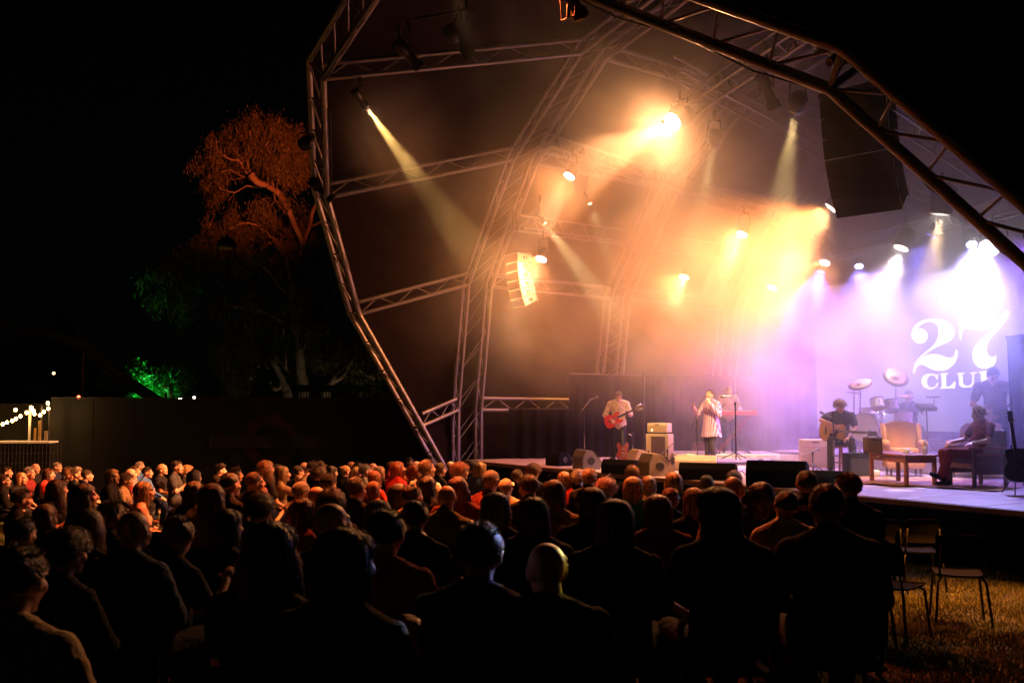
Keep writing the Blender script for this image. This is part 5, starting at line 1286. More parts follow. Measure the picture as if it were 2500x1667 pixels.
# ---- line array speakers
def line_array(Mx, n, w, hgt, dep, label, mat, J=3.0, front=BLKM, sidedisc=True):
    """Mx: top centre frame, local -Y is the firing side; boxes hang and curl"""
    l = Mx.translation; e = empty('line_array', l, label, 'hanging speakers')
    m = Mx.copy()
    for k in range(n):
        bm = bmesh.new(); P = [(-w/2, -dep/2, 0), (w/2, -dep/2, 0), (w*.40, dep/2, -.02), (-w*.40, dep/2, -.02), (-w/2, -dep/2, -hgt), (w/2, -dep/2, -hgt), (w*.40, dep/2, -hgt+.03), (-w*.40, dep/2, -hgt+.03)]
        v = [bm.verts.new(p) for p in P]
        for f in ((3, 2, 1, 0), (4, 5, 6, 7), (0, 1, 5, 4), (1, 2, 6, 5), (2, 3, 7, 6), (3, 0, 4, 7)): bm.faces.new([v[i] for i in f])
        bmesh.ops.bevel(bm, geom=bm.edges[:], offset=.008, segments=2, affect='EDGES'); me = bpy.data.meshes.new('cabinet'); bm.to_mesh(me); bm.free()
        o = obj('cabinet', me, mat, e, mw=m)
        obj('grille', boxmesh((w*.92, .008, hgt*.86), .002), front, o, ml=LRS((0, -dep/2-.005, -hgt/2)))
        for sx in (-1, 1):
            if sidedisc: 
                obj('handle_cup', mesh('handle_cup', *lathegeo([(.055, 0), (.055, .004), (.02, .005)], 20)), DISC, o, ml=LRS((sx*(w*.45+.006), 0, -hgt*.5), Quaternion((0, 1, 0), sx*math.pi/2)))
                obj('handle_bar', boxmesh((.012, .016, .12), .003), mat, o, ml=LRS((sx*(w*.45+.016), 0, -hgt*.5)))
            for y_ in (-dep*.44, dep*.44): obj('rigging_link', boxmesh((.014, .03, hgt*.75), .003), STEEL if not sidedisc else mat, o, ml=LRS((sx*(w*.5 if y_ < 0 else w*.41), y_, -hgt*.62)))
        m = m @ Matrix.Translation((0, 0, -hgt-.012)) @ Matrix.Translation((0, -dep/2, 0)) @ Matrix.Rotation(R(J*(1+k*.35)), 4, 'X') @ Matrix.Translation((0, dep/2, 0))
    for sx in (-1, 1):
        a = Mx @ Vector((sx*w*.3, -dep*.3, 0)); bar('chain', a, a+Vector((-sx*.05, 0, 1.1)), .014, BLK, e)
    obj('fly_frame', boxmesh((w, dep*1.1, .08), .01), BLK, e, mw=Mx @ Matrix.Translation((0, 0, .05)))
    return e
p = at(2100, 235, 14.2); line_array(Matrix.LocRotScale(p, rz(R(-44)) @ Quaternion((1, 0, 0), R(5)), None), 6, .98, .285, .60, 'huge black speaker hang at the upper right', BLKM, 3.0, sidedisc=False)
p = at(1268, 622, 23.6); line_array(Matrix.LocRotScale(p, rz(R(-62)), None), 6, .62, .205, .42, 'white sided speaker hang curving inward at the left of the stage', WHITE, 2.6)
# ---------------------------------------------------------------- stage lamps
LENS_OFF = M('dark_glass', (.02, .02, .02), .1)
EM = {}
def lens(col, es):
    k = (col, es)
    if k not in EM: EM[k] = M('lamp_glow', (.1, .1, .1), .3, emit=col, es=es)
    return EM[k]
def fixture(p, tgt, r, label, col=None, es=30, W=0, spot=30, blend=.6, kind='par', hang=.35, lcol=None, rad=.06, group='stage lamps in the roof', lights=None):
    p = Vector(p); tgt = Vector(tgt); e = empty('stage_lamp', p, label, 'stage lamp', group)
    m = aim(p, tgt); L = r*2.4 if kind == 'par' else r*6 if kind == 'profile' else r*3.0
    if kind == 'profile': prof = [(r*.35, L), (r*1.1, L*.95), (r*1.15, L*.6), (r*.75, L*.55), (r*.8, .12), (r*1.05, .1), (r*1.1, 0)]
    elif kind == 'par': prof = [(r*.35, L), (r*.8, L*.85), (r*.98, L*.35), (r*1.06, .0)]
    else: prof = [(r*.7, L), (r*1.25, L*.9), (r*1.3, L*.4), (r*1.1, .03), (r*1.08, 0)]
    V, F = lathegeo(prof[::-1], 24); F = F[:-2]+[F[-1]]
    obj('housing', mesh('housing', V, F, True), BLK, e, mw=m)
    obj('lens', mesh('lens', *lathegeo([(r*.98, .03), (r*.6, .012), (.001, .006)], 24), smooth=True), lens(col, es) if col else LENS_OFF, e, mw=m)
    obj('rim', mesh('rim', *lathegeo([(r*1.0, -.012), (r*1.12, -.012), (r*1.12, .02), (r*1.0, .02)], 24, False)), BLK if not col else STEEL, e, mw=m)
    d = (tgt-p).normalized(); sd = d.cross(Vector((0, 0, 1))); sd = sd.normalized() if sd.length > .05 else Vector((1, 0, 0)); c = p-d*L*.5
    up = c+Vector((0, 0, hang))
    for s_ in (-1, 1): bar('yoke_arm', c+sd*r*1.4*s_, up+sd*r*1.1*s_, .012, BLK, e)
    bar('yoke_bar', up-sd*r*1.15, up+sd*r*1.15, .014, BLK, e); bar('clamp', up, up+Vector((0, 0, .18)), .025, BLK, e)
    for (w_, cc, tt, ss, bb) in ([(W, lcol or col, tgt, spot, blend)] if W else [])+(lights or []):
        ld = bpy.data.lights.new('beam', 'SPOT'); ld.energy = w_; ld.color = cc; ld.spot_size = R(ss); ld.spot_blend = bb; ld.shadow_soft_size = rad
        lo = bpy.data.objects.new('beam', ld); link(lo); lo.parent = e
        dd = (Vector(tt)-p).normalized(); lo.matrix_basis = rootmat(e).inverted() @ aim(p+dd*.05, tt)
    return e
WARM = (1, .46, .22); AMB = (1, .42, .13); PALE = (1, .86, .72); LAV = (.78, .72, 1.0); BLUE = (.20, .16, 1.0); PURP = (.34, .12, .98); YEL = (1, .72, .30); RO = (1, .25, .055)
aud = Vector((-7, 19.5, 1.2)); mid = Vector((1.5, 13, 1.2)); gtr = Vector((2.7, 24.6, 1.8)); sng = Vector((4.3, 21.8, 2.2))
L1 = at(1642, 298, 17.5)
fixture(L1, L1+Vector((-5.5, -4.5, -4.8)), .16, 'brightest warm lamp throwing a wide orange glow at the top centre', PALE, 45, 3200, 140, 1., 'head', .3, lcol=(1, .38, .13), lights=LK1)
p = at(1945, 268, 15.2); fixture(p, sng+Vector((.7, -.4, .2)), .10, 'hanging lamp with a narrow yellow beam under the black truss', YEL, 12, 14000, 17, .35, 'head', .3, lcol=(1, .66, .24))
p = at(1742, 352, 16.8); fixture(p, gtr+Vector((.9, -.6, .3)), .09, 'dark hanging lamp with a dim yellow beam in the middle', YEL, 14, 3500, 14, .35, 'head', .3, lcol=(1, .74, .28))
p = at(2030, 508, 19.5); fixture(p, p+Vector((-3.6, 1.2, -4)), .15, 'warm lamp glowing behind the lower left of the black speaker hang', PALE, 45, 1800, 120, 1., 'head', .3, lcol=(1, .40, .16), lights=LK3)
p = at(2296, 522, 17.5); fixture(p, p+Vector((-.4, .8, -4)), .17, 'large warm lamp pointing straight down at the right', PALE, 45, 3600, 30, .5, 'head', .3, lcol=(1, .66, .36), lights=LK4)
p = at(2200, 605, 21.0); fixture(p, p+Vector((-1.8, -.2, -4)), .15, 'pale lamp above the 27 on the screen', PALE, 45, 2400, 70, .9, 'head', .3, lcol=(1, .80, .72))
p = at(2415, 605, 17.8); fixture(p, p+Vector((-2.6, -2.5, -3.4)), .17, 'white hot lamp fanning rays at the right edge', (1, .97, 1), 50, 1700, 62, 1., 'head', .3, lcol=LAV, lights=[(3800, LAV if k % 2 else (.6, .58, 1), p+Vector((-5*math.cos(R(10+k*9.5+(k % 3)*2)), -1.6-.2*(k % 3), -5*math.sin(R(6+k*8+(k % 3)*2)))), 3.2+(k % 3), .5) for k in range(11)]+LKF)
for (x, y, d, tt, lab, ww) in ((1390, 430, 22, (-1.8, -1.2, -3.2), 'small warm lamp uppermost of the left lamp row', 1800), (1322, 632, 23, (-1.2, -1.2, -3), 'small warm lamp beside the white speaker hang', 1300),
        (1812, 572, 23, (-1.6, -1, -3), 'small warm lamp at the middle right with a pale beam', 2000), (1671, 676, 25.5, (-1.4, -1, -3), 'small warm lamp low in the middle above the backdrop', 1500),
        (1885, 702, 26, (-1.4, -1, -3), 'small warm lamp lowest on the right of the middle row', 1500), (2014, 641, 24.5, (-1.4, -1, -3), 'small warm lamp where orange haze turns to lavender', 2200)):
    p = at(x, y, d); fixture(p, p+Vector(tt), .13, lab, (1, .9, .78), 14, ww*1.1, 34, .5, lcol=WARM, lights=[(800, (1, .29, .08), p+Vector((-1.5, -.6, -1.6)), 150, 1.)])
for (x, y, d, tt, lab, ww) in ((1440, 497, 23.5, (.6, -.4, -2), 'tiny lamp with a faint beam under the upper roof truss', 900), (1330, 545, 23.2, (1.5, -.3, -2.1), 'tiny lamp at the end of the mid truss with a short yellow beam', 2600)):
    p = at(x, y, d); fixture(p, p+Vector(tt), .055, lab, YEL, 16, ww, 20, .5, 'profile', lcol=YEL)
for (x, y, d, tt, lab, ww) in ((2097, 650, 23.5, (-.6, -1.6, -2.6), 'blue led lamp of small cells left of the pale lamp', 2400), (2372, 596, 18.6, (-.4, -1.6, -2.6), 'blue led lamp of small cells right of the large warm lamp', 4200)):
    p = at(x, y, d); e = fixture(p, p+Vector(tt), .11, lab, (.2, .2, .9), 3, ww, 75, .9, lcol=BLUE)
    m = aim(p, p+Vector(tt))
    for k in range(7):
        a = k*math.pi/3; o = (0, 0) if k == 6 else (.07*math.cos(a), .07*math.sin(a))
        obj('led_cell', mesh('led_cell', *lathegeo([(.024, 0), (.001, -.006)], 12)), lens((.62, .62, 1), 30), e, mw=m @ Matrix.Translation((*o, -.006)))
# purple wash from the back of the stage
for (s_, t_, z_, tt, ww, cc, lab) in ((2.4, 7.9, 5.8, ST(2.6, 6, 1), 3600, PURP, 'purple wash lamp behind the keyboard player'), (8.5, 7.6, 5.9, ST(4.5, 6.5, 1.2), 3800, PURP, 'purple wash lamp above the right of the video screen'), (4.6, 7.9, 5.7, ST(3.2, 5.5, 1.2), 4500, PURP, 'purple wash lamp above the left of the video screen'), (6.6, 6.5, 6.0, ST(5, 5, 1), 1500, BLUE, 'blue wash lamp hidden in the pale glow above the drums')):
    fixture(ST(s_, t_, z_), tt, .12, lab, cc, 12, ww, 95, .9, lcol=cc)
for (s_, h_, tt, ww, sp, cc, lab) in ((7.0, 10.65, sng+Vector((0, 0, -.6)), 17000, 12, (1, .66, .34), 'front lamp at the crown of the arch lighting the singer'), (6.6, 10.65, gtr+Vector((0, 0, -.5)), 9000, 14, (1, .56, .22), 'front lamp at the crown of the arch lighting the guitar player'),
        (9.0, 8.8, ST(8.0, 2.2, 1.6), 4500, 22, (1, .50, .2), 'front lamp on the right side of the arch lighting the armchairs'), (7.4, 10.36, ST(5.2, 3.2, 1.8), 7000, 15, (1, .56, .26), 'front lamp high on the arch lighting the stool')):
    fixture(P1(s_, h_), tt, .11, lab, PALE, 10, ww, sp, .7, 'profile', -.3, lcol=cc)
fixture(P1(7.7, 10.1), (-1.5, 12, 1), .14, 'front lamp high on the arch washing the audience red', AMB, 4, lights=LKC, hang=.2)
# left side: yellow profile beam, dark profiles
p = at(893, 260, 19.6); fixture(p, at(1010, 420, 21.0), .075, 'profile lamp on the left arch with a narrow smoky yellow beam', (1, .85, .5), 14, 24000, 13, .3, 'profile', .25, lcol=(1, .56, .15), rad=.03)
p = at(1025, 165, 18.5); fixture(p, p+Vector((1.2, .6, -1.15)), .11, 'unlit black profile lamp left of its twin near the top', None, kind='profile', hang=.5)
p = at(1150, 140, 18.0); fixture(p, p+Vector((1.1, .6, -1.15)), .12, 'unlit black profile lamp right of its twin near the top', None, kind='profile', hang=.5)
bar_r = empty('lamp_bar', at(930, 100, 18.6), 'dark horizontal pipe holding the two unlit profile lamps', 'pipe'); bar('pipe', at(925, 62, 18.9), at(1165, 20, 17.6), .028, BLK, bar_r); bar('drop_arm', at(968, 5, 18.6), at(975, 95, 18.6), .022, BLK, bar_r); bar('drop_arm', at(1138, 0, 18.0), at(1140, 50, 18), .022, BLK, bar_r)
p = at(812, 488, 21.9); fixture(p, p+Vector((1.3, .3, -1.2)), .11, 'unlit black profile lamp clamped at the left arch joint', None, kind='profile', hang=.2)
p = at(744, 352, 20.7); fixture(p, at(640, 420, 34), .13, 'dark lamp on the outer left arch throwing red light on the gum tree', None, kind='profile', hang=.2, lights=LKT)
p = at(1890, 262, 15.8); fixture(p, p+Vector((.8, .6, -1.4)), .10, 'unlit black lamp beside the narrow yellow beam', None, kind='profile', hang=.4)
p = at(2020, 120, 13.6); fixture(p, p+Vector((.3, .5, -1)), .16, 'black lamp in the near roof corner facing down to the lawn', None, kind='head', hang=.3)
fixture(P1(13.85, 3.9), (4.6, 9.3, .3), .12, 'low lamp on the right leg of the front arch washing the grass', AMB, 4, lights=LKG, hang=.2)
p = at(2070, 150, 13.3); fixture(p, p+Vector((.5, .3, -1)), .16, 'unlit black lamp against the purple roof skin', None, kind='head', hang=.3)
# ---------------------------------------------------------------- smoke inside the roof
sm = bpy.data.materials.new('stage_smoke'); sm.use_nodes = True; n = sm.node_tree.nodes; l = sm.node_tree.links
n.remove(n['Principled BSDF']); v = n.new('ShaderNodeVolumePrincipled'); l.new(v.outputs[0], n['Material Output'].inputs['Volume'])
v.inputs['Color'].default_value = (.95, .95, .95, 1); v.inputs['Anisotropy'].default_value = .45; v.inputs['Density'].default_value = DENS
def nd(k, **kw):
    q = n.new(k)
    for a_, b_ in kw.items(): setattr(q, a_, b_)
    return q
def mrange(src, a0, a1, b0, b1, smooth=True):
    q = nd('ShaderNodeMapRange', interpolation_type='SMOOTHSTEP' if smooth else 'LINEAR')
    for k_, x_ in enumerate((a0, a1, b0, b1)): q.inputs[k_+1].default_value = x_
    l.new(src, q.inputs[0]); return q.outputs[0]
def mth(op, a_, b_):
    q = nd('ShaderNodeMath', operation=op)
    for k_, x_ in enumerate((a_, b_)):
        if isinstance(x_, (int, float)): q.inputs[k_].default_value = x_
        else: l.new(x_, q.inputs[k_])
    return q.outputs[0]
t = nd('ShaderNodeTexCoord').outputs['Object']
def dotp(v3):
    q = nd('ShaderNodeVectorMath', operation='DOT_PRODUCT'); l.new(t, q.inputs[0]); q.inputs[1].default_value = v3; return q.outputs['Value']
tt_ = dotp(tuple(B)); ss_ = dotp(tuple(A)); zz_ = dotp((0, 0, 1)); t0 = F0.dot(B); s0_ = F0.dot(A)
a = nd('ShaderNodeTexNoise'); a.inputs['Scale'].default_value = .55; a.inputs['Detail'].default_value = 6; a.inputs['Roughness'].default_value = .6; a.inputs['Distortion'].default_value = .9; l.new(t, a.inputs['Vector'])
wis = mrange(a.outputs[0], .32, .70, .22, 1.9)
low = mrange(zz_, 1.7, 5.2, .03, 1.0); back = mth('MULTIPLY', mth('MULTIPLY', mrange(ss_, s0_+.6, s0_+4.2, 0, .62), mrange(tt_, t0+1.5, t0+4.5, 0, 1)), 1.0)
G_ = mth('MINIMUM', mth('ADD', low, back), 1.0)
Fz = mth('MULTIPLY', mrange(tt_, t0-3.5, t0+3.5, .06, 1.25), mrange(ss_, s0_-3.2, s0_+1.2, .50, 1.0))
pf = nd('ShaderNodeVectorMath', operation='DISTANCE'); l.new(t, pf.inputs[0]); pf.inputs[1].default_value = tuple(at(945, 330, 20.1))
puff = mth('MULTIPLY', mth('MULTIPLY', mrange(pf.outputs['Value'], .2, 1.7, 2.4, 0), DENS), wis)
l.new(mth('ADD', mth('MULTIPLY', mth('MULTIPLY', wis, DENS), mth('MULTIPLY', G_, Fz)), puff), v.inputs['Density'])
sm.cycles.volume_sampling = 'MULTIPLE_IMPORTANCE'
V = []; P = [(6.1+(s-6.1)*.985, z*.985) for s, z in A1P]; K = [(6.1+(s-6.1)*.985, z*.98) for s, z in A2P]
P[0] = (P[0][0], -.2); P[-1] = (P[-1][0], -.2); K[0] = (K[0][0], -.2); K[-1] = (K[-1][0], -.2)
ms = max(len(P), len(K))
for s, h in P: z = h*math.cos(R(30)); V.append(ST(s, -TH1*max(z, 0)-.02, z))
nP = len(P)
K = [K[min(i, len(K)-1)] for i in range(nP)]
for s, z in K: V.append(ST(s, 0.3, z))
for s, z in K: V.append(ST(6.1+(s-6.1)*.93, 9.5, z*.93 if z > 0 else -.2))
F = [tuple(range(nP)), tuple(range(2*nP, 3*nP))[::-1]]
for a in (0, nP): F += [(a+i, a+nP+i, a+nP+(i+1) % nP, a+(i+1) % nP) for i in range(nP)]
me = mesh('stage_smoke', V, F); bm = bmesh.new(); bm.from_mesh(me); bmesh.ops.triangulate(bm, faces=bm.faces[:]); bmesh.ops.recalc_face_normals(bm, faces=bm.faces[:]); bm.to_mesh(me); bm.free()
so = obj('smoke', me, sm, kind='stuff'); so['label'] = 'stage smoke filling the roof'
# ---------------------------------------------------------------- hoarding, sign, lamp, trees at the left
HOARD = M('black_hoarding', (.004, .004, .004), .7, bump=.1)
yh = 26.0; hz = lambda y: CAMZ+(995-y)*yh/FPX
e = empty('hoarding', at(600, 1100, yh)*1.0, 'long black hoarding wall behind the back rows', 'wall'); e.location.z = 0
x0, x1 = (127-CX)/FPX*yh, (1075-CX)/FPX*yh; nP_ = 9; wP = (x1-x0)/nP_
for i in range(nP_):
    obj('panel', boxmesh((wP-.012, .06, hz(977)+.1), .006), HOARD, e, mw=LRS((x0+wP*(i+.5), yh+.004*(i % 2), hz(977)/2)))
obj('top_rail', boxmesh((x1-x0, .09, .03), .004), M('rail_dull', (.03, .028, .025), .5), e, mw=LRS(((x0+x1)/2, yh, hz(977)+.07)))
SG1 = M('sign_ring_paint', (.03, .004, .004), .6); SG2 = M('sign_bar_paint', (.028, .024, .022), .6); SG3 = M('sign_letters', (.012, .011, .012), .6)
e = empty('roundel_sign', at(660, 1078, yh-.06), 'faint round railway sign reading RAILROAD TRANSPORT on the hoarding', 'sign')
c = at(660, 1078, yh-.05); r0, r1 = 40*yh/FPX, 66*yh/FPX
V = []; n = 64
for z in (0, -.015):
    for r in (r0, r1):
        for i in range(n): a = 2*math.pi*i/n; V.append((r*math.cos(a), z, r*math.sin(a)))
F = []
for i in range(n):
    j = (i+1) % n; F += [(2*n+i, 2*n+j, 3*n+j, 3*n+i), (i, n+i, n+j, j), (n+i, 3*n+i, 3*n+j, n+j), (i, j, 2*n+j, 2*n+i)]
obj('ring', mesh('ring', V, F), SG1, e, mw=LRS(c))
bw = 290*yh/FPX; obj('bar', boxmesh((bw, .02, 31*yh/FPX), .003), SG2, e, mw=LRS(at(656, 1078, yh-.085)))
cu = bpy.data.curves.new('t', 'FONT'); cu.body = 'RAILROAD TRANSPORT'; cu.align_x = 'CENTER'; cu.align_y = 'CENTER'; cu.size = .30; cu.offset = .006; cu.extrude = .004
to = bpy.data.objects.new('t', cu); link(to); me = bpy.data.meshes.new_from_object(to.evaluated_get(bpy.context.evaluated_depsgraph_get())); bpy.data.objects.remove(to)
xs = [v.co.x for v in me.vertices]; k = bw*.94/(max(xs)-min(xs))
obj('lettering', me, SG3, e, mw=Matrix.LocRotScale(at(656, 1078, yh-.10), Quaternion((1, 0, 0), math.pi/2), Vector((k, k*1.15, 1))))
# stage side gate and rail behind the hoarding
yr = 31.0; e = empty('balustrade', at(850, 960, yr), 'dark balustrade with thin pickets in front of the gum trunks', 'railing')
a, b = at(722, 941, yr), at(972, 943, yr); obj('beam', boxmesh(((b-a).length, .12, .22), .01), BLKM, e, mw=LRS((a+b)/2-Vector((0, 0, .08))))
N = 38
for i in range(N): q = a.lerp(b, i/(N-1)); bar('picket', q-Vector((0, 0, .15)), q-Vector((0, 0, .6)), .018, BLKM, e)
bar('bottom_rail', a-Vector((0, 0, .6)), b-Vector((0, 0, .6)), .03, BLKM, e)
for q in (a, b): bar('post', Vector((q.x, q.y, 0)), q, .06, BLKM, e)
# street lamp
yl = 27.5; DG = M('dark_green_paint', (.03, .06, .035), .45)
q = at(546, 980, yl); q.z = 0; top = at(549, 640, yl)
e = empty('street_lamp', q, 'unlit heritage street lamp on a slim green post before the gum tree', 'street lamp')
bar('post', q, Vector((q.x, q.y, top.z)), .045, DG, e); bar('base', q, q+Vector((0, 0, .6)), .09, DG, e)
hc = Vector((q.x, q.y, at(549, 600, yl).z))
obj('shade', mesh('shade', *lathegeo([(.25, -.10), (.27, -.08), (.24, .04), (.15, .16), (.05, .20), (.02, .26)], 28), smooth=True), BLK, e, mw=LRS(hc+Vector((0, 0, .05))))
obj('diffuser', mesh('diffuser', *lathegeo([(.23, 0), (.22, -.04), (.1, -.07), (.01, -.075)], 28), smooth=True), M('lamp_diffuser', (.30, .32, .2), .4), e, mw=LRS(hc-Vector((0, 0, .045))))
for s_ in (-1, 1): V, F = tubegeo([hc+Vector((s_*.25, 0, -.06)), hc+Vector((s_*.26, 0, -.30)), hc+Vector((s_*.18, 0, -.48)), hc+Vector((0, 0, -.52))], .016, 8); obj('bracket_arm', mesh('bracket_arm', V, F, True), BLK, e, mw=Matrix.Identity(4))
# dark marquee roofline at the far left
e = empty('marquee', at(150, 900, 29), 'dark marquee with long sloping roof edges at the far left', 'tent'); e.location.z = 0
TENT = M('marquee_fabric', (.02, .018, .018), .8)
for P in ([(-60, 775), (110, 800), (215, 835), (290, 905), (400, 978)], [(-60, 795), (105, 818), (200, 850), (270, 915), (372, 982)]):
    Q = [at(x, y, 28.5) for x, y in P]
    for u, v_ in zip(Q[:-1], Q[1:]): bar('roof_beam', u, v_, .05, BLK, e)
Q = [at(x, y, 28.45) for x, y in [(-60, 775), (110, 800), (215, 835), (290, 905), (400, 978)]]; W_ = [q+Vector((-.6, 1.1, -.1)) for q in Q]
obj('roof_sheet', mesh('roof_sheet', Q+W_, [(i, i+1, len(Q)+i+1, len(Q)+i) for i in range(len(Q)-1)]), TENT, e, mw=Matrix.Identity(4))
q = at(205, 850, 28.5); bar('leg', Vector((q.x, q.y, 0)), q, .03, M('dull_red_paint', (.06, .006, .006), .6), e)
# food stall with fairy lights
e = empty('bar_stall', at(55, 1080, 25), 'open bar stall with a white counter edge below fairy lights', 'stall'); e.location.z = 0
yb = 25.0; c0, c1 = at(-60, 1079, yb), at(123, 1078, yb)
obj('counter', boxmesh((c1.x-c0.x, .5, .05), .006), WHITE, e, mw=LRS(((c0.x+c1.x)/2, yb+.2, c0.z)))
obj('counter_front', boxmesh((c1.x-c0.x, .03, c0.z-.03), .004), BLKM, e, mw=LRS(((c0.x+c1.x)/2, yb+.0, c0.z/2-.02)))
for x in (74, 103, 122): q = at(x, 990, yb+.3); bar('post', Vector((q.x, q.y, 0)), q, .03, WHITE if x == 74 else BLK, e)
obj('back_wall', boxmesh((2.2, .04, 1.2), .004), M('stall_cloth', (.02, .02, .012), .8), e, mw=LRS(at(30, 1040, yb+1.6)))
for x, w_, h_, c_ in ((85, .05, .32, (.5, .3, .1)), (96, .06, .5, (.45, .3, .12)), (112, .08, .25, (.4, .35, .25))):
    q = at(x, 1079, yb+.15); obj('tap', boxmesh((w_, .06, h_), .01), M('brass_tap', c_, .3, .5), e, mw=LRS(q+Vector((0, 0, h_/2+.03))))
FAIRY = M('fairy_bulb_glow', (1, .6, .25), .4, emit=(1, .50, .13), es=45)
e = empty('fairy_light_string', at(60, 1010, yb), 'string of warm bulbs draped over the stall at the left edge', 'fairy lights')
Pb = [(-20, 1045), (7, 1035), (17, 1031), (30, 1027), (39, 1022), (50, 1016), (65, 1007), (77, 995), (84, 1010), (98, 1013), (107, 1005), (117, 984), (118, 997), (38, 1000), (82, 1003)]
Pw = [at(x, y, yb-.05+.1*(i % 3)) for i, (x, y) in enumerate(Pb)]
V, F = tubegeo(Pw[:12], .006, 5); obj('wire', mesh('wire', V, F), BLK, e, mw=Matrix.Identity(4))
for q in Pw:
    obj('bulb', mesh('bulb', *[list(x) for x in SG]) if 'blb' not in _bc else _bc['blb'], FAIRY, e, mw=LRS(q, None, Vector((.036, .036, .044))))
for q in (Pw[2], Pw[7], Pw[11]):
    ld = bpy.data.lights.new('bulb_light', 'POINT'); ld.energy = 8; ld.color = (1, .6, .25); ld.shadow_soft_size = .05
    lo = bpy.data.objects.new('bulb_light', ld); link(lo); lo.parent = e; lo.location = q-e.location
WIREM = M('dull_wire', (.02, .02, .022), .6)
# wire mesh fence, far left
e = empty('mesh_fence', at(60, 1130, 24), 'pale wire mesh fence at the far left behind the back row', 'fence'); e.location.z = 0
zf = at(0, 1083, 23.8).z; xa, xb = at(-80, 1100, 23.8).x, at(150, 1100, 23.8).x
for i in range(26): x = xa+(xb-xa)*i/25; bar('wire', (x, 23.8, 0), (x, 23.8, zf), .004, WIREM, e)
for j in range(6): z = zf*(.25+.15*j); bar('cross_wire', (xa, 23.8, z), (xb, 23.8, z), .004, WIREM, e)
# small far lights
for i, (x, y, d, c_, s_, lab) in enumerate(((440, 974, 30, (1, .8, .5), 60, 'bright white point lamp on top of the hoarding'), (474, 971, 30, (1, .95, .85), 12, 'small white lamp right of the bright point lamp'), (192, 969, 29, (1, .12, .05), 10, 'small red lamp on the marquee leg'), (131, 911, 33, (1, .6, .2), 8, 'square amber window light in the dark trees'))):
    q = at(x, y, d); e = empty('small_lamp', q, lab, 'lamp', 'small distant lamps'); obj('bulb', mesh('bulb', *[list(x) for x in SG]), M('far_lamp', (.1, .1, .1), .5, emit=c_, es=s_), e, ml=LRS((0, 0, 0), None, Vector((.045, .045, .045)))); obj('holder', boxmesh((.06, .06, .12), .01), BLK, e, ml=LRS((0, .02, -.1)))
# ---- trees
BARK = M('pale_gum_bark', (.28, .21, .17), .85, bump=.6, bscale=7, var=.4, vscale=2.5)
LEAF = bpy.data.materials.new('gum_leaf'); LEAF.use_nodes = True; p_ = LEAF.node_tree.nodes['Principled BSDF']; p_.inputs['Base Color'].default_value = (.085, .085, .035, 1); p_.inputs['Roughness'].default_value = .5
oi = LEAF.node_tree.nodes.new('ShaderNodeTexNoise'); oi.inputs['Scale'].default_value = 1.3; cr = LEAF.node_tree.nodes.new('ShaderNodeValToRGB'); cr.color_ramp.elements[0].color = (.05, .055, .022, 1); cr.color_ramp.elements[1].color = (.14, .115, .045, 1)
gn = LEAF.node_tree.nodes.new('ShaderNodeTexCoord'); LEAF.node_tree.links.new(gn.outputs['Object'], oi.inputs['Vector']); LEAF.node_tree.links.new(oi.outputs[0], cr.inputs[0]); LEAF.node_tree.links.new(cr.outputs[0], p_.inputs['Base Color'])
def leaves(cl, per, L=.16, w=.022, droop=1., seed=1):
    """clumps: (centre, radius) -> drooping narrow leaves"""
    rng = np.random.RandomState(seed); VV = []; n_tot = 0
    for c, r in cl:
        # sprigs inside the clump, leaves round each sprig
        ns = max(6, int(per*r*r*9)); d = rng.normal(0, 1, (ns, 3)); d /= np.linalg.norm(d, axis=1)[:, None]; rad = r*rng.uniform(.25, 1, (ns, 1))**.6
        sc_ = np.array(c)+d*rad*np.array([1, 1, .8])
        for s0 in sc_:
            k = 13; o = s0+rng.normal(0, .10, (k, 3))*np.array([1, 1, 1.5]); dirv = rng.normal(0, .5, (k, 3)); dirv[:, 2] -= droop; dirv /= np.linalg.norm(dirv, axis=1)[:, None]
            sd = np.cross(dirv, rng.normal(0, 1, (k, 3))); sd /= np.linalg.norm(sd, axis=1)[:, None]; ll = L*rng.uniform(.6, 1.3, (k, 1))
            q = np.stack([o, o+dirv*ll*.5+sd*w, o+dirv*ll, o+dirv*ll*.5-sd*w], 1); VV.append(q.reshape(-1, 3))
    V = np.concatenate(VV); nq = len(V)//4; me = bpy.data.meshes.new('leaves'); me.vertices.add(len(V)); me.vertices.foreach_set('co', V.ravel())
    me.loops.add(nq*4); me.loops.foreach_set('vertex_index', np.arange(nq*4)); me.polygons.add(nq); me.polygons.foreach_set('loop_start', np.arange(nq)*4); me.update(calc_edges=True); return me
def limb(name, pts, r0, r1, parent, mat=BARK, wob=.06, seed=0):
    rng = random.Random(seed); P = [Vector(p) for p in pts]; Q = []
    for a_, b_, c_, d_ in zip([P[0]]+P[:-2], P[:-1], P[1:], P[2:]+[P[-1]]):
        for k in range(5): t = k/5; Q.append(.5*((2*b_)+(c_-a_)*t+(2*a_-5*b_+4*c_-d_)*t*t+(3*b_-a_-3*c_+d_)*t**3)+Vector((rng.uniform(-wob, wob), rng.uniform(-wob, wob), rng.uniform(-wob, wob)))*(.6 if k else 0))
    Q.append(P[-1]); n = len(Q)
    V, F = tubegeo(Q, [r0+(r1-r0)*i/(n-1) for i in range(n)], 9); return obj(name, mesh(name, V, F, True), mat, parent, mw=Matrix.Identity(4)), Q
D = 33.0
gum = empty('gum_tree', at(740, 975, D), 'tall gum tree with pale limbs and orange lit crown left of the stage', 'tree'); gum.location.z = 0
b0 = at(742, 975, D); b0.z = 0
_, Q = limb('trunk', [b0, at(742, 975, D), at(733, 880, D), at(722, 800, D), at(712, 700, D), at(726, 645, D), at(748, 575, D), at(770, 500, D)], .21, .05, gum, seed=1)
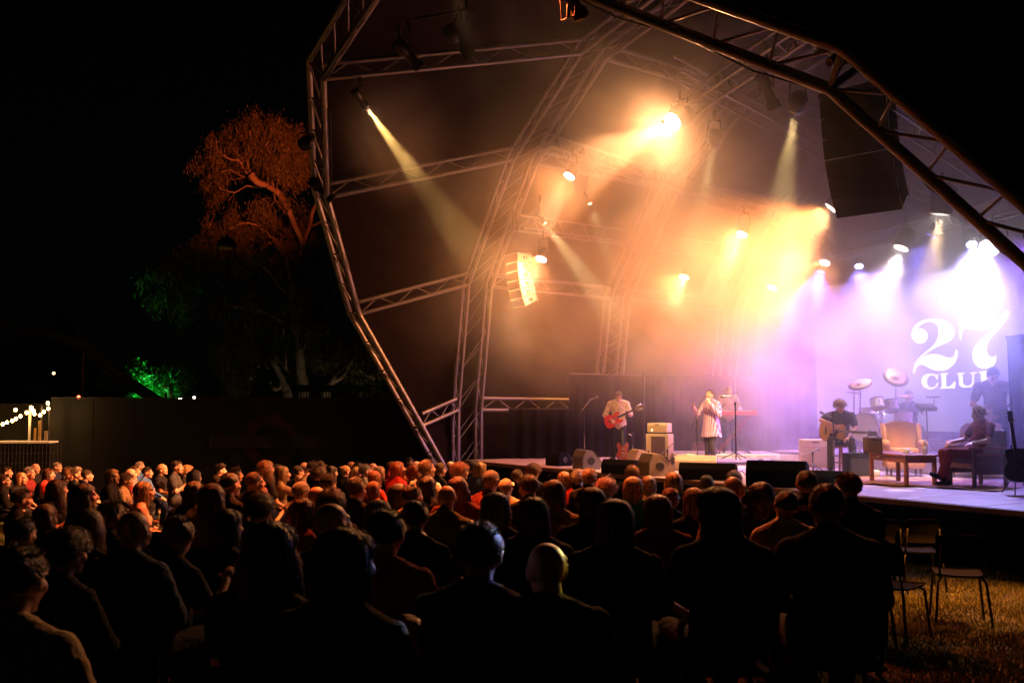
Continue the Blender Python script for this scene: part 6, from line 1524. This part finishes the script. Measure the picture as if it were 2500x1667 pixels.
def tw(px_, r0, r1, dz=0, seed=0, nm='limb'):
    return limb(nm, [at(x, y, D+dz+(k*.25 if dz >= 0 else -k*.25)) for k, (x, y) in enumerate(px_)], r0, r1, gum, seed=seed, wob=.05)
T = [([(742, 600), (715, 540), (690, 485), (655, 455), (628, 445), (612, 425)], .14, .08), ([(612, 425), (604, 395), (606, 370), (612, 350), (610, 318)], .08, .02),
     ([(612, 350), (622, 335), (628, 315), (640, 300)], .035, .012), ([(606, 370), (590, 350), (585, 330), (575, 310)], .035, .01), ([(604, 395), (580, 372), (560, 350)], .03, .01),
     ([(628, 445), (600, 420), (585, 395), (560, 388), (540, 375), (515, 365)], .07, .015), ([(585, 395), (575, 370), (560, 360)], .03, .01), ([(560, 388), (545, 400), (520, 398)], .025, .008), ([(595, 400), (590, 380), (600, 372)], .03, .01),
     ([(655, 455), (615, 440), (585, 428), (560, 415), (540, 420)], .06, .012), ([(600, 434), (570, 440), (545, 432)], .03, .01), ([(640, 460), (600, 455), (575, 470), (550, 465), (535, 458)], .05, .012), ([(575, 470), (565, 482), (558, 490)], .02, .008),
     ([(640, 360), (655, 340), (665, 325)], .02, .008), ([(625, 365), (645, 350), (660, 330)], .035, .01),
     ([(715, 540), (680, 500), (670, 480), (665, 440)], .05, .015), ([(748, 575), (765, 550), (790, 540)], .08, .03), ([(730, 640), (700, 620), (670, 590), (650, 600), (640, 612)], .11, .04),
     ([(712, 700), (690, 610), (640, 560), (600, 545), (560, 560)], .06, .015), ([(722, 800), (640, 760), (560, 745), (505, 715), (450, 705), (400, 690), (375, 688)], .10, .015), ([(450, 705), (430, 725), (415, 750)], .03, .01), ([(470, 706), (455, 690), (420, 670), (400, 650)], .03, .01),
     ([(625, 700), (600, 690), (590, 675), (560, 680), (525, 690)], .05, .012), ([(640, 755), (600, 780), (570, 800), (560, 830)], .05, .015), ([(700, 720), (640, 650), (600, 640), (570, 650)], .05, .015),
     ([(733, 880), (760, 800), (800, 730), (830, 690)], .10, .03), ([(742, 950), (700, 900), (670, 870), (655, 850)], .12, .05), ([(700, 900), (697, 850), (690, 800)], .06, .02), ([(665, 872), (620, 870), (590, 880)], .03, .01)]
for i, (pp, a_, b_) in enumerate(T): tw(pp, a_*.6, b_*1.4, dz=(-1.2 if i % 3 == 0 else .3) if i > 15 else -.8, seed=i)
CL = [(600, 300, 34), (570, 320, 36), (540, 345, 36), (515, 365, 30), (505, 385, 24), (630, 310, 36), (650, 335, 34), (620, 345, 30), (585, 360, 34), (550, 380, 30), (525, 405, 26), (575, 410, 30), (545, 440, 26), (530, 430, 22), (520, 460, 22), (527, 480, 18), (680, 320, 34), (700, 345, 40), (670, 380, 40), (710, 400, 44), (650, 420, 34), (690, 440, 40), (735, 350, 40), (740, 440, 44),
      (560, 550, 36), (590, 530, 34), (540, 570, 34), (520, 560, 24), (575, 580, 36), (610, 560, 36), (550, 610, 36), (640, 530, 36), (670, 520, 36), (700, 550, 40), (600, 610, 36), (650, 570, 30), (565, 640, 34), (590, 660, 30), (530, 640, 30), (500, 620, 26),
      (480, 640, 36), (450, 660, 36), (420, 650, 30), (400, 680, 32), (380, 670, 22), (440, 700, 34), (490, 690, 30), (400, 730, 30), (440, 760, 36), (380, 745, 24), (350, 700, 20), (640, 700, 44), (680, 660, 36), (700, 720, 44), (760, 660, 50), (780, 740, 54), (720, 790, 50), (640, 790, 48), (590, 770, 40), (570, 820, 36), (600, 850, 40), (560, 880, 30), (580, 930, 28), (660, 820, 40), (800, 820, 54), (850, 800, 50), (830, 870, 44), (880, 860, 44), (900, 900, 36), (920, 930, 30), (770, 850, 40), (860, 920, 30), (820, 640, 50), (780, 560, 50)]
rng = random.Random(4)
cl = []
for x, y, r in CL:
    for k in range(5): cl.append((at(x+rng.gauss(0, r*.62), y+rng.gauss(0, r*.55), D+rng.uniform(-2.4, 1.6)), r*D/FPX*rng.uniform(.22, .62)))
o = obj('crown', leaves(cl, 34, .14, .014, 1.5, 3), LEAF, gum, mw=Matrix.Identity(4), kind=None)
# second trunk group right of the gum
def tree(base, pts_list, cl, label, leafm=LEAF, bark=BARK, per=16, L=.16, seed=5, r=.2):
    e = empty('tree', base, label, 'tree', 'trees behind the hoarding')
    for i, pts in enumerate(pts_list): limb('trunk' if i == 0 else 'limb', pts, r*(1 if i == 0 else .5), .03, e, bark, seed=seed+i)
    obj('crown', leaves(cl, per, L, .03, .6, seed), leafm, e, mw=Matrix.Identity(4)); return e
b = at(795, 975, 32.3); b.z = 0
tree(b, [[b, at(795, 975, 32.3), at(812, 930, 32.3), at(845, 895, 32.3), at(870, 870, 32.3)], [at(812, 930, 32.3), at(835, 920, 32.2), at(860, 880, 32.2)], [at(880, 900, 32), at(920, 925, 32), at(945, 950, 32)]],
     [(at(x, y, 32.6+rng.uniform(-.5, .8)), r*32/FPX) for x, y, r in ((880, 850, 40), (920, 880, 40), (900, 920, 30), (940, 930, 26), (960, 950, 20), (850, 850, 34))], 'pale split trunk with drooping leaves behind the balustrade')
b = at(705, 975, 31.8); b.z = 0
tree(b, [[b, at(703, 975, 31.8), at(690, 935, 31.8), at(665, 880, 31.8), at(650, 870, 31.8)], [at(690, 940, 31.8), at(670, 950, 31.6), at(660, 930, 31.6)]], [(at(x, y, 32), r*32/FPX) for x, y, r in ((640, 860, 30), (610, 890, 34), (590, 930, 30), (560, 900, 20))], 'leaning forked trunk left of the main gum trunk')
GL = M('green_leaf', (.05, .11, .03), .5)
def bushes():
    b = at(400, 978, 31.5); b.z = 0
    tree(b, [[b, at(415, 975, 31.5), at(398, 945, 31.5), at(390, 935, 31.5), at(385, 900, 31.5)], [at(350, 925, 31.5), at(370, 915, 31.5), at(378, 925, 31.5)]],
         [(at(x, y, 31.6+rng.uniform(-.4, .6)), r*31.5/FPX) for x, y, r in ((350, 905, 20), (335, 915, 18), (365, 920, 22), (300, 945, 20), (325, 955, 22), (260, 945, 14), (345, 960, 18), (320, 935, 16), (395, 905, 13), (405, 920, 14), (385, 940, 14), (440, 915, 9), (455, 925, 8), (435, 950, 10), (446, 960, 10), (310, 965, 16))],
         'low tree flooded with bright green light behind the hoarding', GL, per=120, L=.12, r=.09)
bushes()
for i, (x, y, r, lab) in enumerate(((60, 850, 70, 'dark tree at the far left above the marquee'), (150, 840, 70, 'dark bushy tree behind the marquee'), (10, 900, 60, 'dark tree rising behind the stall'), (190, 900, 50, 'dim tree beside the red marquee leg'))):
    b = at(x, 975, 40+i); b.z = 0; tree(b, [[b, at(x, 975, 40+i), at(x+5, y, 40+i)]], [(at(x+dx, y+dy, 40+i), r*.5*40/FPX) for dx, dy in ((0, 0), (-40, 20), (40, 10), (10, -45), (-20, 50), (35, 55))], lab, per=9, L=.22, seed=20+i, r=.22)
e = empty('park_shed', at(265, 968, 31), 'low black shed roof in front of the green lit tree', 'shed'); e.location.z = 0
q = at(283, 965, 30.8); obj('wall', boxmesh((.75, .8, q.z), .01), BLKM, e, mw=LRS((q.x, q.y, q.z/2))); obj('roof', boxmesh((.85, .9, .08), .01), BLKM, e, mw=LRS((q.x, q.y, q.z+.05)))
for (pos, tgt, W_, cc, sp, lab) in ((at(345, 985, 30.4), at(315, 930, 31.9), 1800, (.03, 1, .12), 52, 'green flood lamp on the ground before the low tree'), (at(412, 985, 30.9), at(380, 925, 31.7), 500, (.03, 1, .12), 42, 'second green flood lamp on the ground right of the first'), (at(850, 1000, 30.2), at(800, 900, 33), 60, (1, .75, .4), 110, 'dim warm flood lamp by the gum trunks')):
    pos.z = .7 if cc[0] < .1 else .6; fixture(pos, tgt, .1, lab, cc, 5, W_, sp, .7, 'par', -.2, lcol=cc, group='garden flood lamps')
# ---------------------------------------------------------------- grass
def grass():
    rng = np.random.RandomState(11); parts = []
    def patch(n, xr, yr, h):
        x = rng.uniform(*xr, n); y = rng.uniform(*yr, n)
        z = np.interp(y, [0, 5, 8, 11.7, 14, 19, 25, 60], [.56, .56, .45, .27, .2, .1, 0, 0])+.02*np.sin(x*1.7+y*.9)+.015*np.sin(x*3.1-y*2.3)-.004
        dense = .5+.5*np.sin(x*2.3+np.sin(y*3.1))*np.sin(y*2.7+x*.7)
        a = rng.uniform(0, 6.28, n); hh = h*rng.uniform(.4, 1.2, n)*(.6+.6*dense); lean = rng.normal(0, .45, (n, 2))*hh[:, None]
        w = .004+h*.03; b = np.stack([x, y, z], 1); sd = np.stack([np.cos(a)*w, np.sin(a)*w, 0*a], 1); t = b+np.stack([lean[:, 0], lean[:, 1], hh], 1)
        parts.append(np.stack([b-sd, b+sd, t], 1).reshape(-1, 3))
    patch(190000, (1.6, 8.5), (6, 14.5), .05); patch(110000, (-9, 8), (4, 24), .055)
    V = np.concatenate(parts); nq = len(V)//3; me = bpy.data.meshes.new('grass'); me.vertices.add(len(V)); me.vertices.foreach_set('co', V.ravel())
    me.loops.add(nq*3); me.loops.foreach_set('vertex_index', np.arange(nq*3)); me.polygons.add(nq); me.polygons.foreach_set('loop_start', np.arange(nq)*3); me.update(calc_edges=True)
    g = M('grass_blade', (.10, .10, .03), .6, var=.5, vscale=1.5); obj('grass', me, g, kind='stuff')
grass()
